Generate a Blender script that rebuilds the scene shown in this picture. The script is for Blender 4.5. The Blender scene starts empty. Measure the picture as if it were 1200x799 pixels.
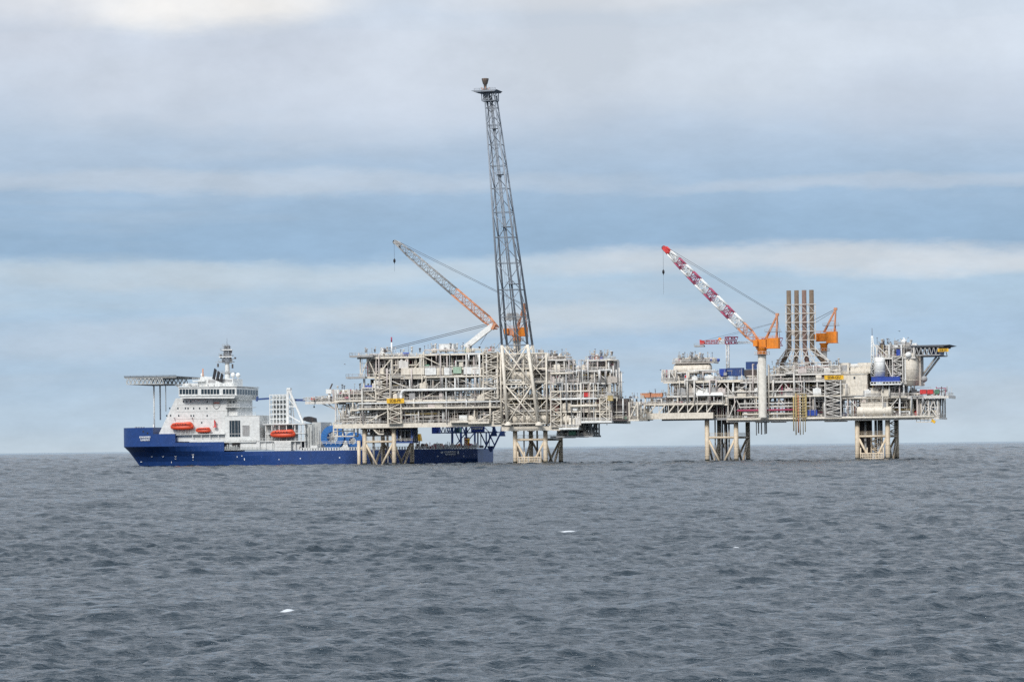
import bpy, math, random
import numpy as np
from mathutils import Vector, Matrix

rnd = random.Random(11)
R = math.radians
sc = bpy.context.scene
COL = sc.collection

# ------------------------------------------------------------------ survey of the place
CAM_H = 7.1            # metres above the sea
FPX, SLOPE, VP = 3403.0, 0.0118, 523.7

def ray(u, v):
    a, b = u - 600.0, v - VP
    return (a - b * SLOPE) / FPX, (-a * SLOPE - b) / FPX

class Frame:
    """A plan grid on the sea: local x along the front face, y into its depth, z up."""
    def __init__(s, u, Y, rot):
        rx, _ = ray(u, VP - (u - 600) * SLOPE)
        s.o = (rx * Y, Y); s.a = rot
        s.ex = (math.cos(rot), -math.sin(rot)); s.ey = (math.sin(rot), math.cos(rot))
    def p(s, u, v, d=0.0):
        rx, rz = ray(u, v)
        oe = s.o[0] * s.ey[0] + s.o[1] * s.ey[1]
        t = (d + oe) / (rx * s.ey[0] + s.ey[1])
        x = (t * rx - s.o[0]) * s.ex[0] + (t - s.o[1]) * s.ex[1]
        return Vector((x, d, CAM_H + t * rz))
    def world(s, q):
        return Vector((s.o[0] + q[0] * s.ex[0] + q[1] * s.ey[0], s.o[1] + q[0] * s.ex[1] + q[1] * s.ey[1], q[2]))

# ------------------------------------------------------------------ materials
MATS = {}
def mat(name, col, rough=0.55, metal=0.0, dirt=0.35, dirt_col=(0.20, 0.13, 0.08), scale=0.35, streak=0.2, spec=0.4):
    if name in MATS: return MATS[name]
    m = bpy.data.materials.new(name); m.use_nodes = True
    nt = m.node_tree; N = nt.nodes; L = nt.links
    b = N['Principled BSDF']
    b.inputs['Roughness'].default_value = rough; b.inputs['Metallic'].default_value = metal
    b.inputs['Specular IOR Level'].default_value = spec
    tc = N.new('ShaderNodeTexCoord'); mp = N.new('ShaderNodeMapping')
    mp.inputs['Scale'].default_value = (scale, scale, scale * streak)      # stains run downwards
    L.new(tc.outputs['Object'], mp.inputs['Vector'])
    n1 = N.new('ShaderNodeTexNoise'); n1.inputs['Scale'].default_value = 3.0; n1.inputs['Detail'].default_value = 5.0
    L.new(mp.outputs[0], n1.inputs['Vector'])
    r1 = N.new('ShaderNodeMapRange'); r1.inputs['From Min'].default_value = 0.52; r1.inputs['From Max'].default_value = 0.80
    r1.inputs['To Min'].default_value = 0.0; r1.inputs['To Max'].default_value = dirt
    L.new(n1.outputs['Fac'], r1.inputs['Value'])
    n2 = N.new('ShaderNodeTexNoise'); n2.inputs['Scale'].default_value = 0.9; n2.inputs['Detail'].default_value = 3.0
    L.new(tc.outputs['Object'], n2.inputs['Vector'])
    hv = N.new('ShaderNodeHueSaturation')
    r2 = N.new('ShaderNodeMapRange'); r2.inputs['From Min'].default_value = 0.3; r2.inputs['From Max'].default_value = 0.7
    r2.inputs['To Min'].default_value = 0.86; r2.inputs['To Max'].default_value = 1.10
    L.new(n2.outputs['Fac'], r2.inputs['Value']); L.new(r2.outputs[0], hv.inputs['Value'])
    hv.inputs['Color'].default_value = (*col, 1)
    mx = N.new('ShaderNodeMix'); mx.data_type = 'RGBA'
    L.new(r1.outputs[0], mx.inputs[0]); L.new(hv.outputs[0], mx.inputs[6]); mx.inputs[7].default_value = (*dirt_col, 1)
    L.new(mx.outputs[2], b.inputs['Base Color'])
    MATS[name] = m
    return m

cream   = mat('cream_paint', (0.75, 0.685, 0.585), dirt=0.5, scale=0.55)
ivory   = mat('ivory_paint', (0.80, 0.76, 0.68), dirt=0.3)
leg_m   = mat('jacket_paint', (0.70, 0.585, 0.44), dirt=0.6, dirt_col=(0.16, 0.10, 0.06), scale=0.25)
steel   = mat('pale_grey_steel', (0.68, 0.65, 0.605), dirt=0.48, scale=0.55)
warmg   = mat('warm_grey_steel', (0.50, 0.45, 0.40), dirt=0.5)
pinkg   = mat('primer_grey_steel', (0.60, 0.53, 0.50), dirt=0.45)
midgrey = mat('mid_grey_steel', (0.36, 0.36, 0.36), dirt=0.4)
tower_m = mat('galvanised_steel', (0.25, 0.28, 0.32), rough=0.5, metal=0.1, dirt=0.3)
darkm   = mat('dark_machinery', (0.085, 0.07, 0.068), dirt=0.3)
deckm   = mat('deck_plate', (0.16, 0.15, 0.14), dirt=0.4)
white   = mat('white_paint', (0.80, 0.80, 0.78), rough=0.4, dirt=0.15)
shipw   = mat('ship_white_paint', (0.72, 0.725, 0.71), rough=0.4, dirt=0.22, dirt_col=(0.45, 0.36, 0.26))
shipg   = mat('ship_grey_paint', (0.50, 0.51, 0.50), rough=0.5, dirt=0.2)
hullb   = mat('hull_blue_paint', (0.015, 0.053, 0.20), rough=0.38, dirt=0.2, dirt_col=(0.06, 0.08, 0.12), scale=0.12)
blue    = mat('blue_paint', (0.025, 0.07, 0.36), rough=0.5, dirt=0.2)
reelb   = mat('reel_blue_paint', (0.035, 0.17, 0.46), rough=0.5, dirt=0.2)
navy    = mat('navy_steel', (0.028, 0.07, 0.22), rough=0.5, dirt=0.25)
orange  = mat('orange_paint', (0.78, 0.24, 0.02), rough=0.5, dirt=0.35)
salmon  = mat('faded_orange_paint', (0.60, 0.27, 0.15), rough=0.6, dirt=0.4)
redo    = mat('lifeboat_orange', (0.70, 0.085, 0.035), rough=0.4, dirt=0.08)
fadered = mat('faded_red_paint', (0.50, 0.085, 0.09), rough=0.6, dirt=0.3)
red     = mat('red_paint', (0.62, 0.05, 0.05), rough=0.5, dirt=0.2)
maroon  = mat('maroon_paint', (0.38, 0.065, 0.13), rough=0.6, dirt=0.2)
yellow  = mat('yellow_paint', (0.80, 0.46, 0.03), rough=0.5, dirt=0.15)
ochre   = mat('ochre_pipe_paint', (0.52, 0.40, 0.18), rough=0.6, dirt=0.4)
rust    = mat('rusty_stack_steel', (0.165, 0.12, 0.085), rough=0.8, dirt=0.7, dirt_col=(0.27, 0.21, 0.13), scale=0.3)
rust2   = mat('reddish_stack_steel', (0.20, 0.125, 0.105), rough=0.8, dirt=0.6, dirt_col=(0.27, 0.20, 0.15), scale=0.3)
green   = mat('green_paint', (0.10, 0.24, 0.16), rough=0.6, dirt=0.3)
palegr  = mat('pale_green_paint', (0.38, 0.52, 0.40), rough=0.6, dirt=0.3)
glass   = mat('dark_glass', (0.015, 0.03, 0.045), rough=0.08, dirt=0.0, spec=0.6)
black   = mat('black_paint', (0.02, 0.02, 0.025), rough=0.6, dirt=0.2)
letter  = mat('dark_lettering', (0.10, 0.055, 0.01), rough=0.7, dirt=0.0)
letterw = mat('white_lettering', (0.78, 0.80, 0.82), rough=0.6, dirt=0.0)
cable_m = mat('wire_rope', (0.10, 0.10, 0.11), rough=0.6, dirt=0.0)
feather = mat('gull_feathers', (0.25, 0.25, 0.27), rough=0.8, dirt=0.1)

# ------------------------------------------------------------------ mesh helpers
class MB:
    def __init__(s): s.v = []; s.f = []; s.sm = []; s.mi = []; s.cur = 0
    def add(s, vs, fs, smooth=False):
        o = len(s.v); s.v += [tuple(x) for x in vs]
        for f in fs:
            s.f.append(tuple(i + o for i in f)); s.sm.append(smooth); s.mi.append(s.cur)
        return s
    def box(s, a, b):
        x0, x1 = sorted((a[0], b[0])); y0, y1 = sorted((a[1], b[1])); z0, z1 = sorted((a[2], b[2]))
        return s.add([(x0,y0,z0),(x1,y0,z0),(x1,y1,z0),(x0,y1,z0),(x0,y0,z1),(x1,y0,z1),(x1,y1,z1),(x0,y1,z1)],
                     [(3,2,1,0),(4,5,6,7),(0,1,5,4),(1,2,6,5),(2,3,7,6),(3,0,4,7)])
    def bar(s, p, q, w, h=None):
        p = Vector(p); q = Vector(q); h = h or w; t = q - p
        if t.length < 1e-5: return s
        t.normalize(); up = Vector((0,0,1)) if abs(t.z) < 0.95 else Vector((0,1,0))
        a = t.cross(up).normalized() * w * .5; b = a.normalized().cross(t) * h * .5
        return s.add([p-a-b,p+a-b,p+a+b,p-a+b,q-a-b,q+a-b,q+a+b,q-a+b],
                     [(0,1,2,3),(7,6,5,4),(4,5,1,0),(5,6,2,1),(6,7,3,2),(7,4,0,3)])
    def tube(s, p, q, r, n=8, r2=None):
        p = Vector(p); q = Vector(q); t = q - p; r2 = r if r2 is None else r2
        if t.length < 1e-5: return s
        t.normalize(); up = Vector((0,0,1)) if abs(t.z) < 0.9 else Vector((1,0,0))
        a = t.cross(up).normalized(); b = a.cross(t)
        vs = []
        for c, rr in ((p, r), (q, r2)):
            for i in range(n):
                k = 2*math.pi*i/n; vs.append(c + (a*math.cos(k) + b*math.sin(k))*rr)
        s.add(vs, [(i, (i+1) % n, n+(i+1) % n, n+i) for i in range(n)], True)
        o = len(s.v) - 2*n
        s.f += [tuple(o+i for i in range(n-1, -1, -1)), tuple(o+n+i for i in range(n))]; s.sm += [False]*2; s.mi += [s.cur]*2
        return s
    def poly(s, pts, r, n=8):
        for a, b in zip(pts, pts[1:]): s.tube(a, b, r, n)
        for a in pts[1:-1]: s.ball(a, r*1.02, 6, 4)
        return s
    def lathe(s, c, axis, prof, n=16):
        """prof = [(along axis, radius)]"""
        c = Vector(c); t = Vector(axis).normalized(); up = Vector((0,0,1)) if abs(t.z) < 0.9 else Vector((1,0,0))
        a = t.cross(up).normalized(); b = a.cross(t); vs = []; m = len(prof)
        for h, r in prof:
            for i in range(n):
                k = 2*math.pi*i/n; vs.append(c + t*h + (a*math.cos(k) + b*math.sin(k))*max(r, 1e-3))
        return s.add(vs, [(j*n+i, j*n+(i+1) % n, (j+1)*n+(i+1) % n, (j+1)*n+i) for j in range(m-1) for i in range(n)], True)
    def ball(s, c, r, n=12, m=8, sz=1.0):
        return s.lathe((c[0], c[1], c[2]), (0,0,1), [(-r*sz*math.cos(math.pi*j/m), r*math.sin(math.pi*j/m)) for j in range(m+1)], n)
    def vessel(s, p, q, r, n=16, dome=0.45):
        p = Vector(p); q = Vector(q); l = (q-p).length; pr = []
        for k in range(5):
            t = k/4*math.pi/2; pr.append((r*dome*(1-math.sin(t)) if False else r*dome*(1-math.cos(math.pi/2-t)), r*math.sin(t)))
        pr = [(r*dome*(1-math.cos(k/4*math.pi/2)), r*math.sin(k/4*math.pi/2)) for k in range(5)]
        full = pr + [(l-a, b) for a, b in reversed(pr)]
        return s.lathe(p, q-p, full, n)
    def prism(s, pts, d0, d1):
        """pts: list of (x,z) outline, extruded from y=d0 to y=d1"""
        n = len(pts)
        area = sum(pts[i][0]*pts[(i+1) % n][1]-pts[(i+1) % n][0]*pts[i][1] for i in range(n))
        if area < 0: pts = pts[::-1]
        vs = [(x, d0, z) for x, z in pts] + [(x, d1, z) for x, z in pts]
        return s.add(vs, [tuple(range(n)), tuple(range(2*n-1, n-1, -1))] + [(n+i, n+(i+1) % n, (i+1) % n, i) for i in range(n)])
    def rail(s, pts, h=1.15, r=0.055, step=2.2):
        for a, b in zip(pts, pts[1:]):
            a = Vector(a); b = Vector(b); l = (b-a).length; k = max(1, int(l/step))
            for z in (h, h*.5): s.bar(a+Vector((0,0,z)), b+Vector((0,0,z)), r*2)
            for i in range(k+1):
                q = a.lerp(b, i/k); s.bar(q, q+Vector((0,0,h)), r*2)
        return s
    def build(s, name, m, parent=None, label=None, kind=None):
        me = bpy.data.meshes.new(name)
        off = Vector((0,0,0)); o = parent
        while o is not None:
            if o.name in OFF: off = OFF[o.name]; break
            o = o.parent
        me.from_pydata([(x-off.x, y-off.y, z-off.z) for x, y, z in s.v], [], s.f)
        for mm in (m if isinstance(m, (list, tuple)) else [m]): me.materials.append(mm)
        me.polygons.foreach_set('use_smooth', s.sm); me.polygons.foreach_set('material_index', s.mi)
        me.update()
        o = bpy.data.objects.new(name, me); COL.objects.link(o); o.parent = parent
        if label: o['label'] = label
        if kind: o['kind'] = kind
        return o

OFF = {}
def thing(name, label, cat, F, base, group=None):
    o = bpy.data.objects.new(name, None); COL.objects.link(o)
    base = Vector(base); o.location = F.world(base); o.rotation_euler = (0, 0, -F.a)
    o.empty_display_size = 2.0
    o['label'] = label; o['category'] = cat
    if group: o['group'] = group
    OFF[o.name] = base
    return o

def lettering(text, F, c, size, m, parent, width=None, name='lettering'):
    cu = bpy.data.curves.new(name, 'FONT'); cu.body = text; cu.size = size; cu.align_x = 'CENTER'; cu.align_y = 'CENTER'
    cu.extrude = 0.04; cu.offset = 0.03
    tmp = bpy.data.objects.new('tmp', cu); COL.objects.link(tmp)
    dg = bpy.context.evaluated_depsgraph_get()
    me = bpy.data.meshes.new_from_object(tmp.evaluated_get(dg))
    bpy.data.objects.remove(tmp)
    me.name = name
    xs = [v.co.x for v in me.vertices]; w = max(xs)-min(xs)
    k = (width/w) if width else 1.0
    off = Vector((0,0,0)); o = parent
    while o is not None:
        if o.name in OFF: off = OFF[o.name]; break
        o = o.parent
    c = Vector(c) - off
    for v in me.vertices:
        x, y, z = v.co; v.co = (c.x + x*k, c.y - z, c.z + y)
    me.materials.clear(); me.materials.append(m)
    ob = bpy.data.objects.new(name, me); COL.objects.link(ob); ob.parent = parent
    return ob

class PartSet:
    """The many members of one platform: the largest become parts of their own, the small rest one part."""
    def __init__(s, parent): s.parent = parent; s.d = {}
    def add(s, name, mb, m, size): s.d.setdefault(name, []).append((size, mb, m))
    def finish(s, limit=90, rest={}):
        for name, lst in s.d.items():
            lst.sort(key=lambda t: -t[0])
            for size, mb, m in lst[:limit]: mb.build(name, m, s.parent)
            tail = lst[limit:]
            if not tail: continue
            big = MB(); ms = []
            for size, mb, m in tail:
                if m not in ms: ms.append(m)
                big.cur = ms.index(m)
                big.add(mb.v, []); o = len(big.v)-len(mb.v)
                for f, smo in zip(mb.f, mb.sm):
                    big.f.append(tuple(i+o for i in f)); big.sm.append(smo); big.mi.append(big.cur)
            big.build(rest.get(name, name+'_cluster'), ms, s.parent, kind='stuff')

def lattice(mb, bot, top, n, r, x_brace=True, horiz=True, grow=1.0, alt=False):
    """bracing between corner posts bot[i] -> top[i]"""
    k = len(bot); ts = [1-(1-i/n)**grow for i in range(n+1)]
    for j in range(n):
        a = [Vector(bot[i]).lerp(Vector(top[i]), ts[j]) for i in range(k)]
        b = [Vector(bot[i]).lerp(Vector(top[i]), ts[j+1]) for i in range(k)]
        for i in range(k):
            i2 = (i+1) % k
            if horiz: mb.tube(a[i], a[i2], r*.85, 5)
            if x_brace: mb.tube(a[i], b[i2], r, 5); mb.tube(a[i2], b[i], r, 5)
            elif (j+i) % 2 or alt: mb.tube(a[i], b[i2], r, 5)
            else: mb.tube(a[i2], b[i], r, 5)
    return mb

PIPE_COLS = [cream]*5 + [steel]*6 + [white]*4 + [midgrey]*3 + [warmg, pinkg, pinkg] + [darkm, ochre, maroon]
EQ_COLS = [cream]*4 + [steel]*4 + [midgrey]*3 + [darkm]*3 + [deckm, green, red, blue, maroon]

def spikes(F, PS, u0, u1, v, n, hmax=2.6, d1=12):
    """vents, lamp posts and aerials along a roof line"""
    for _ in range(n):
        u = rnd.uniform(u0, u1); d = rnd.uniform(.3, d1); q = F.p(u, v, 0); h = rnd.uniform(.7, hmax); x = q.x; z = q.z-.1; k = rnd.random(); mb = MB()
        if k < .5: mb.tube((x, d, z), (x, d, z+h), .09, 5).box((x-.25, d-.1, z+h-.05), (x+.25, d+.15, z+h+.2))
        elif k < .75: mb.tube((x, d, z), (x, d, z+h*.8), .28, 7).lathe((x, d, z+h*.8), (0,0,1), [(0, .28), (.1, .5), (.5, .5), (.6, .1)], 8)
        else: mb.box((x-.4, d, z), (x+rnd.uniform(.2, 1.2), d+1, z+h*.5)).tube((x, d+.4, z), (x, d+.4, z+h*.9), .12, 5)
        PS.add('roof_vent', mb, rnd.choice([midgrey, midgrey, darkm, steel, tower_m, warmg]), h)

def story(F, PS, u0, u1, vt, vb, D=32.0, d0=0.0, dens=1.0, col_step=9.5, brace=0.7, rail=True, wall=13.0, wall_m=None,
          frame_m=None, deck=True, roof=False, eq=1.0, colw=0.55, beam_h=0.75, pipes_m=None):
    um = (u0+u1)/2
    x0, x1 = F.p(u0, vb, d0).x, F.p(u1, vb, d0).x
    z0, z1 = F.p(um, vb, d0).z, F.p(um, vt, d0).z
    fm = frame_m or (steel if rnd.random() < .6 else cream); alt = {steel: [steel, steel, warmg, pinkg, white], cream: [cream, cream, steel, pinkg]}.get(fm, [fm])
    h = z1-z0
    if deck:
        PS.add('deck', MB().box((x0, d0+.3, z0-.30), (x1, d0+D, z0)), deckm, 9e9)
        PS.add('beam', MB().box((x0-.2, d0, z0-beam_h), (x1+.2, d0+.28, z0+.03)), fm, (x1-x0)*2)
        PS.add('beam', MB().box((x1, d0+.3, z0-beam_h), (x1+.28, d0+D, z0+.03)), fm, D)
    if roof:
        PS.add('deck', MB().box((x0, d0+.3, z1-.30), (x1, d0+D, z1)), deckm, 9e9)
        PS.add('beam', MB().box((x0-.2, d0, z1-beam_h), (x1+.2, d0+.28, z1+.03)), fm, (x1-x0)*2)
    n = max(1, round((x1-x0)/col_step)); xs = [x0+.4+(x1-x0-.8)*i/n for i in range(n+1)]
    for i, x in enumerate(xs):
        PS.add('column', MB().box((x-colw/2, d0+.35, z0), (x+colw/2, d0+.35+colw, z1-.31)), rnd.choice(alt), h*2)
        for dd in (D*.33, D*.66, D-.8):
            if rnd.random() < .8: PS.add('column', MB().box((x-colw/2, d0+dd, z0), (x+colw/2, d0+dd+colw, z1-.31)), fm, h)
        if i < n and rnd.random() < brace and h > 2.2:
            a, b = (x, xs[i+1]) if rnd.random() < .5 else (xs[i+1], x)
            if rnd.random() < .35:
                m = (a+b)/2
                PS.add('brace', MB().bar((a, d0+.62, z0), (m, d0+.62, z1-.5), .36), fm, h*1.5)
                PS.add('brace', MB().bar((b, d0+.64, z0), (m, d0+.64, z1-.5), .36), fm, h*1.5)
            else:
                PS.add('brace', MB().bar((a, d0+.62, z0), (b, d0+.62, z1-.4), .36), fm, h*2)
    # side face on the right, seen obliquely
    for dd in (D*.33, D*.66):
        if rnd.random() < brace: PS.add('brace', MB().bar((x1+.1, d0+dd-D*.33, z0), (x1+.1, d0+dd, z1-.4), .36), fm, h)
    if rail:
        PS.add('railing', MB().rail([(x0, d0-.08, z0), (x1+.1, d0-.08, z0), (x1+.4, d0+D*.6, z0)], r=.06), steel if rnd.random() < .6 else cream, x1-x0)
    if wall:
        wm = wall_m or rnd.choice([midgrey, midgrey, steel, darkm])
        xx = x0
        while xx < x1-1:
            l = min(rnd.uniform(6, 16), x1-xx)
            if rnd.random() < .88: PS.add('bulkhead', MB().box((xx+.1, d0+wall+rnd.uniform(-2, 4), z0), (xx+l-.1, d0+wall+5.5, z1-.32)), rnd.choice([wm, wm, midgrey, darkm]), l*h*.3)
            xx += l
    # thin conduits, cable trays and scaffold poles near the face
    if colw > .2 and h > 2.2:
        for _ in range(int((x1-x0)/1.7*max(.6, min(1.6, dens)))):
            x = rnd.uniform(x0+.2, x1-.2); d = d0+rnd.uniform(.15, 2.5); zt = z1-.32 if rnd.random() < .6 else z0+h*rnd.uniform(.35, .8)
            PS.add('conduit', MB().bar((x, d, z0), (x, d, zt), rnd.choice([.1, .13, .17])), rnd.choice(alt+[steel, white, warmg]), .05*h)
        for _ in range(int((x1-x0)/5*max(.6, dens))):
            l = rnd.uniform(3, 9); xa = rnd.uniform(x0, max(x0, x1-l)); z = z0+h*rnd.uniform(.25, .93); d = d0+rnd.uniform(.1, 2.5)
            PS.add('cable_tray', MB().box((xa, d, z), (min(xa+l, x1), d+.4, z+rnd.choice([.1, .14, .2]))), rnd.choice(alt+[steel, white, midgrey]), l*.05)
    # pipe runs
    npipe = int(dens*(x1-x0)*h/3.4)
    for _ in range(npipe):
        r = rnd.choice([.09, .11, .13, .16, .2, .26, .34]); d = d0+rnd.uniform(.9, 10)
        m = rnd.choice(pipes_m or PIPE_COLS)
        if rnd.random() < .55:
            l = rnd.uniform(2.5, 16); xa = rnd.uniform(x0-.2, max(x0, x1-l)); xb = min(xa+l, x1)
            z = rnd.uniform(z0+.35, z1-.55); pts = []
            if rnd.random() < .6: pts.append((xa, d, rnd.choice([z0, z1-.32])))
            pts += [(xa, d, z), (xb, d, z)]
            if rnd.random() < .6:
                pts.append((xb, d, rnd.choice([z0, z1-.32])))
            elif rnd.random() < .5: pts.append((xb, d+3, z))
            PS.add('pipe', MB().poly([Vector(q) for q in pts], r, 7), m, l*r)
        else:
            xa = rnd.uniform(x0+.2, x1-.2); zt = z1-.32 if rnd.random() < .75 else z0+(h)*rnd.uniform(.4, .8)
            mb = MB().tube((xa, d, z0), (xa, d, zt), r, 7)
            if rnd.random() < .4: mb.tube((xa, d, z0+h*.3), (xa, d, z0+h*.3+.25), r*1.7, 7)
            PS.add('pipe', mb, m, h*r)
    # machinery standing on this deck
    ne = int(eq*(x1-x0)/3.2)
    for _ in range(ne):
        x = rnd.uniform(x0+1, x1-1); d = d0+rnd.uniform(1.2, 9); m = rnd.choice(EQ_COLS); k = rnd.random()
        hh = min(h*.8, rnd.uniform(.8, 2.8)); mb = MB()
        if k < .35:
            w = rnd.uniform(.6, 2.2); mb.box((x-w/2, d, z0), (x+w/2, d+rnd.uniform(.6, 2), z0+hh)); mb.box((x-w/3, d+.2, z0+hh), (x+w/4, d+.9, z0+hh+.25))
        elif k < .6:
            r = rnd.uniform(.35, .8); mb.vessel((x, d, z0+.2), (x, d, z0+max(hh, 1.2)), r, 10); mb.tube((x, d, z0), (x, d, z0+.4), r*.8, 8)
        elif k < .85:
            r = rnd.uniform(.3, .75); l = rnd.uniform(1.6, 4.5); mb.vessel((x-l/2, d, z0+r+.4), (x+l/2, d, z0+r+.4), r, 10)
            for q in (-.3, .3): mb.box((x+q*l-.12, d-r*.7, z0), (x+q*l+.12, d+r*.7, z0+r*.6+.4))
        else:
            for q in range(3): mb.tube((x+q*.5, d, z0), (x+q*.5, d, z0+hh*(.6+.2*q)), .13, 6)
            mb.tube((x-.2, d, z0+hh*.5), (x+1.3, d, z0+hh*.5), .1, 6)
        PS.add('equipment', mb, m, hh)
    return x0, x1, z0, z1
# ------------------------------------------------------------------ shared builders for things on the platforms
ROT = R(16.0)
FL = Frame(550, 1238.0, ROT)      # production platform
FR = Frame(930, 1216.0, ROT)      # quarters platform

growth = mat('marine_growth', (0.035, 0.038, 0.028), rough=0.9, dirt=0.5, dirt_col=(0.10, 0.09, 0.06), scale=2.0, streak=1.0)

def jacket(F, root, uL, uR, vt, vb, vh, d0=4.0, depth=25.0, r=.95, landing=False, conductors=0, collars=False):
    legs = []
    for d in (d0, d0+depth):
        for u in (uL, uR):
            q = F.p(u, vb, d0); t = F.p((uL+uR)/2, vt, d0)
            mb = MB().tube((q.x, d, -7), (q.x, d, t.z), r, 16)
            if collars:
                mb.lathe((q.x, d, t.z-2.2), (0,0,1), [(0, r), (.05, r*1.7), (.5, r*1.7), (.55, r*1.25), (1.4, r*1.25), (1.45, r*1.9), (1.9, r*1.9), (1.95, r)], 16)
            for zz in (2.5, 6.0): mb.lathe((q.x, d, zz), (0,0,1), [(0, r), (.02, r*1.06), (.25, r*1.06), (.27, r)], 16)
            lg = mb.build('leg', leg_m, root); MB().lathe((q.x, d, -3), (0,0,1), [(0, r), (.05, r*1.05), (3.5+rnd.random()*.5, r*1.05), (4.0, r*1.005)], 16).build('marine_growth', growth, lg); legs.append(Vector((q.x, d, 0)))
    zh = F.p((uL+uR)/2, vh, d0).z
    fl, fr, bl, br = legs
    for a, b in ((fl, fr), (bl, br), (fl, bl), (fr, br)):
        mb = MB()
        MB.tube(mb, (a.x, a.y, zh), (b.x, b.y, zh), .5, 10)
        mb.build('horizontal_brace', leg_m, root)
        m = (a+b)/2; t = (b-a).normalized()*r*.7
        for q in (a, b):
            s = 1 if q is a else -1
            MB().tube((q.x+t.x*s, q.y+t.y*s, zh-1), (m.x-t.x*s*.9, m.y-t.y*s*.9, -1.0), .48, 10).build('diagonal_brace', leg_m, root)
    # walkway round the jacket at brace level
    mb = MB().box((fl.x+1, fl.y+.8, zh+.7), (fr.x-1, fl.y+1.9, zh+.82)).box((fr.x-.5, fr.y+1, zh+.7), (fr.x+.6, br.y-1, zh+.82))
    mb.rail([(fl.x+1, fl.y+.7, zh+.8), (fr.x-1, fl.y+.7, zh+.8)]).rail([(fr.x+.7, fr.y+1, zh+.8), (fr.x+.7, br.y-1, zh+.8)])
    mb.build('walkway', leg_m, root)
    top = F.p((uL+uR)/2, vt, d0).z
    for i in range(conductors):
        x = fl.x + (fr.x-fl.x)*(.22+.62*((i*.37) % 1)); y = d0+3.5+depth*.75*((i*.53) % 1)
        MB().tube((x, y, -7), (x, y, top), rnd.choice([.3, .38, .5]), 10).build('conductor', darkm if i % 2 else midgrey, root)
    if landing:
        mb = MB(); a = fl.x+1.6; b = fr.x-1.6; y = d0-1.7
        for i in range(15):
            x = a+(b-a)*i/14; mb.tube((x, y, -2), (x, y, 2.7 if i not in (0, 4, 14) else 5.2), .14 if i not in (0, 4, 14) else .26, 7)
        for z in (.7, 1.7, 2.7): mb.box((a-.2, y-.12, z-.15), (b+.2, y+.12, z+.15))
        mb.box((a, y, 2.85), (b, d0-.3, 3.0))
        mb.build('boat_landing', leg_m, root)
    return fl, fr, bl, br, zh, top

def stair_tower(F, root, u0, u1, vt, vb, flights, m, d=-1.6, name='stair_tower'):
    x0, x1 = F.p(u0, vb, d).x, F.p(u1, vb, d).x; um = (u0+u1)/2
    z0, z1 = F.p(um, vb, d).z, F.p(um, vt, d).z; mb = MB(); w = 1.4
    for x in (x0, x1):
        for y in (d, d+w): mb.box((x-.17, y-.17, z0), (x+.17, y+.17, z1))
    h = (z1-z0)/flights
    for i in range(flights+1):
        z = z0+i*h; mb.box((x0, d-.15, z-.11), (x1, d+w+.15, z+.11))
        if i < flights:
            a, b = (x0+.3, x1-.3) if i % 2 else (x1-.3, x0+.3)
            for y in (d, d+w): mb.bar((a, y, z), (b, y, z+h), .12, .27)
            mb.bar((a, d-.12, z+1.05), (b, d-.12, z+h+1.05), .09)
            for k in range(8):
                q = (k+.5)/8; mb.box((a+(b-a)*q-.2, d+.1, z+h*q), (a+(b-a)*q+.2, d+w-.1, z+h*q+.06))
    return mb.build(name, m, root)

def sign(F, label, u, v, wpx, hpx, text, d, group=None):
    c = F.p(u, v, d); k = .36; w, h = wpx*k/math.cos(ROT), hpx*k
    t = thing('platform_sign', label, 'sign', F, (c.x, d, c.z-h/2), group)
    MB().box((c.x-w/2, d, c.z-h/2), (c.x+w/2, d+.12, c.z+h/2)).build('board', yellow, t)
    mb = MB()
    for x in (-w*.38, w*.38): mb.box((c.x+x-.1, d+.125, c.z-h/2-.1), (c.x+x+.1, d+.33, c.z+h/2+.2))
    mb.build('bracket', midgrey, t)
    if text: lettering(text, F, (c.x, d-.03, c.z), h*.86, letter, t, width=w*.66)
    return t

def container(F, name, label, u0, u1, vt, vb, m, d, depth=2.5, cat='container', group=None, ribs=True, mark=None, door_m=None):
    a = F.p(u0, vb, d); b = F.p(u1, vb, d); z1 = F.p((u0+u1)/2, vt, d).z; z0 = F.p((u0+u1)/2, vb, d).z
    t = thing(name, label, cat, F, ((a.x+b.x)/2, d+depth/2, z0), group)
    x0, x1 = a.x, b.x; mb = MB().box((x0+.06, d+.06, z0+.12), (x1-.06, d+depth-.06, z1-.1))
    if ribs:
        n = max(3, int((x1-x0)/.5))
        for i in range(n):
            x = x0+.2+(x1-x0-.4)*(i+.5)/n; mb.box((x-.09, d+.0, z0+.22), (x+.09, d+.058, z1-.22))
    mb.build('body', m, t)
    fr = MB()
    for x in (x0, x1-.14):
        for y in (d-.03, d+depth-.11): fr.box((x, y, z0), (x+.14, y+.14, z1))
    for z in (z0, z1-.14):
        for y in (d-.028, d+depth-.112): fr.box((x0+.14, y, z), (x1-.14, y+.14, z+.14))
        for x in (x0+.002, x1-.142): fr.box((x, d+.115, z), (x+.14, d+depth-.115, z+.14))
    fr.build('frame', m, t)
    w = (x1-x0)*.18
    dr = MB().box((x0+w, d-.06, z0+.2), (x0+w*2, d-.03, z1-.3)); dr.build('door', door_m or m, t)
    if mark: lettering(mark, F, ((x0+x1)/2+(x1-x0)*.13, d-.08, (z0+z1)/2), (z1-z0)*.42, letterw, t, width=(x1-x0)*.22)
    return t

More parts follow.
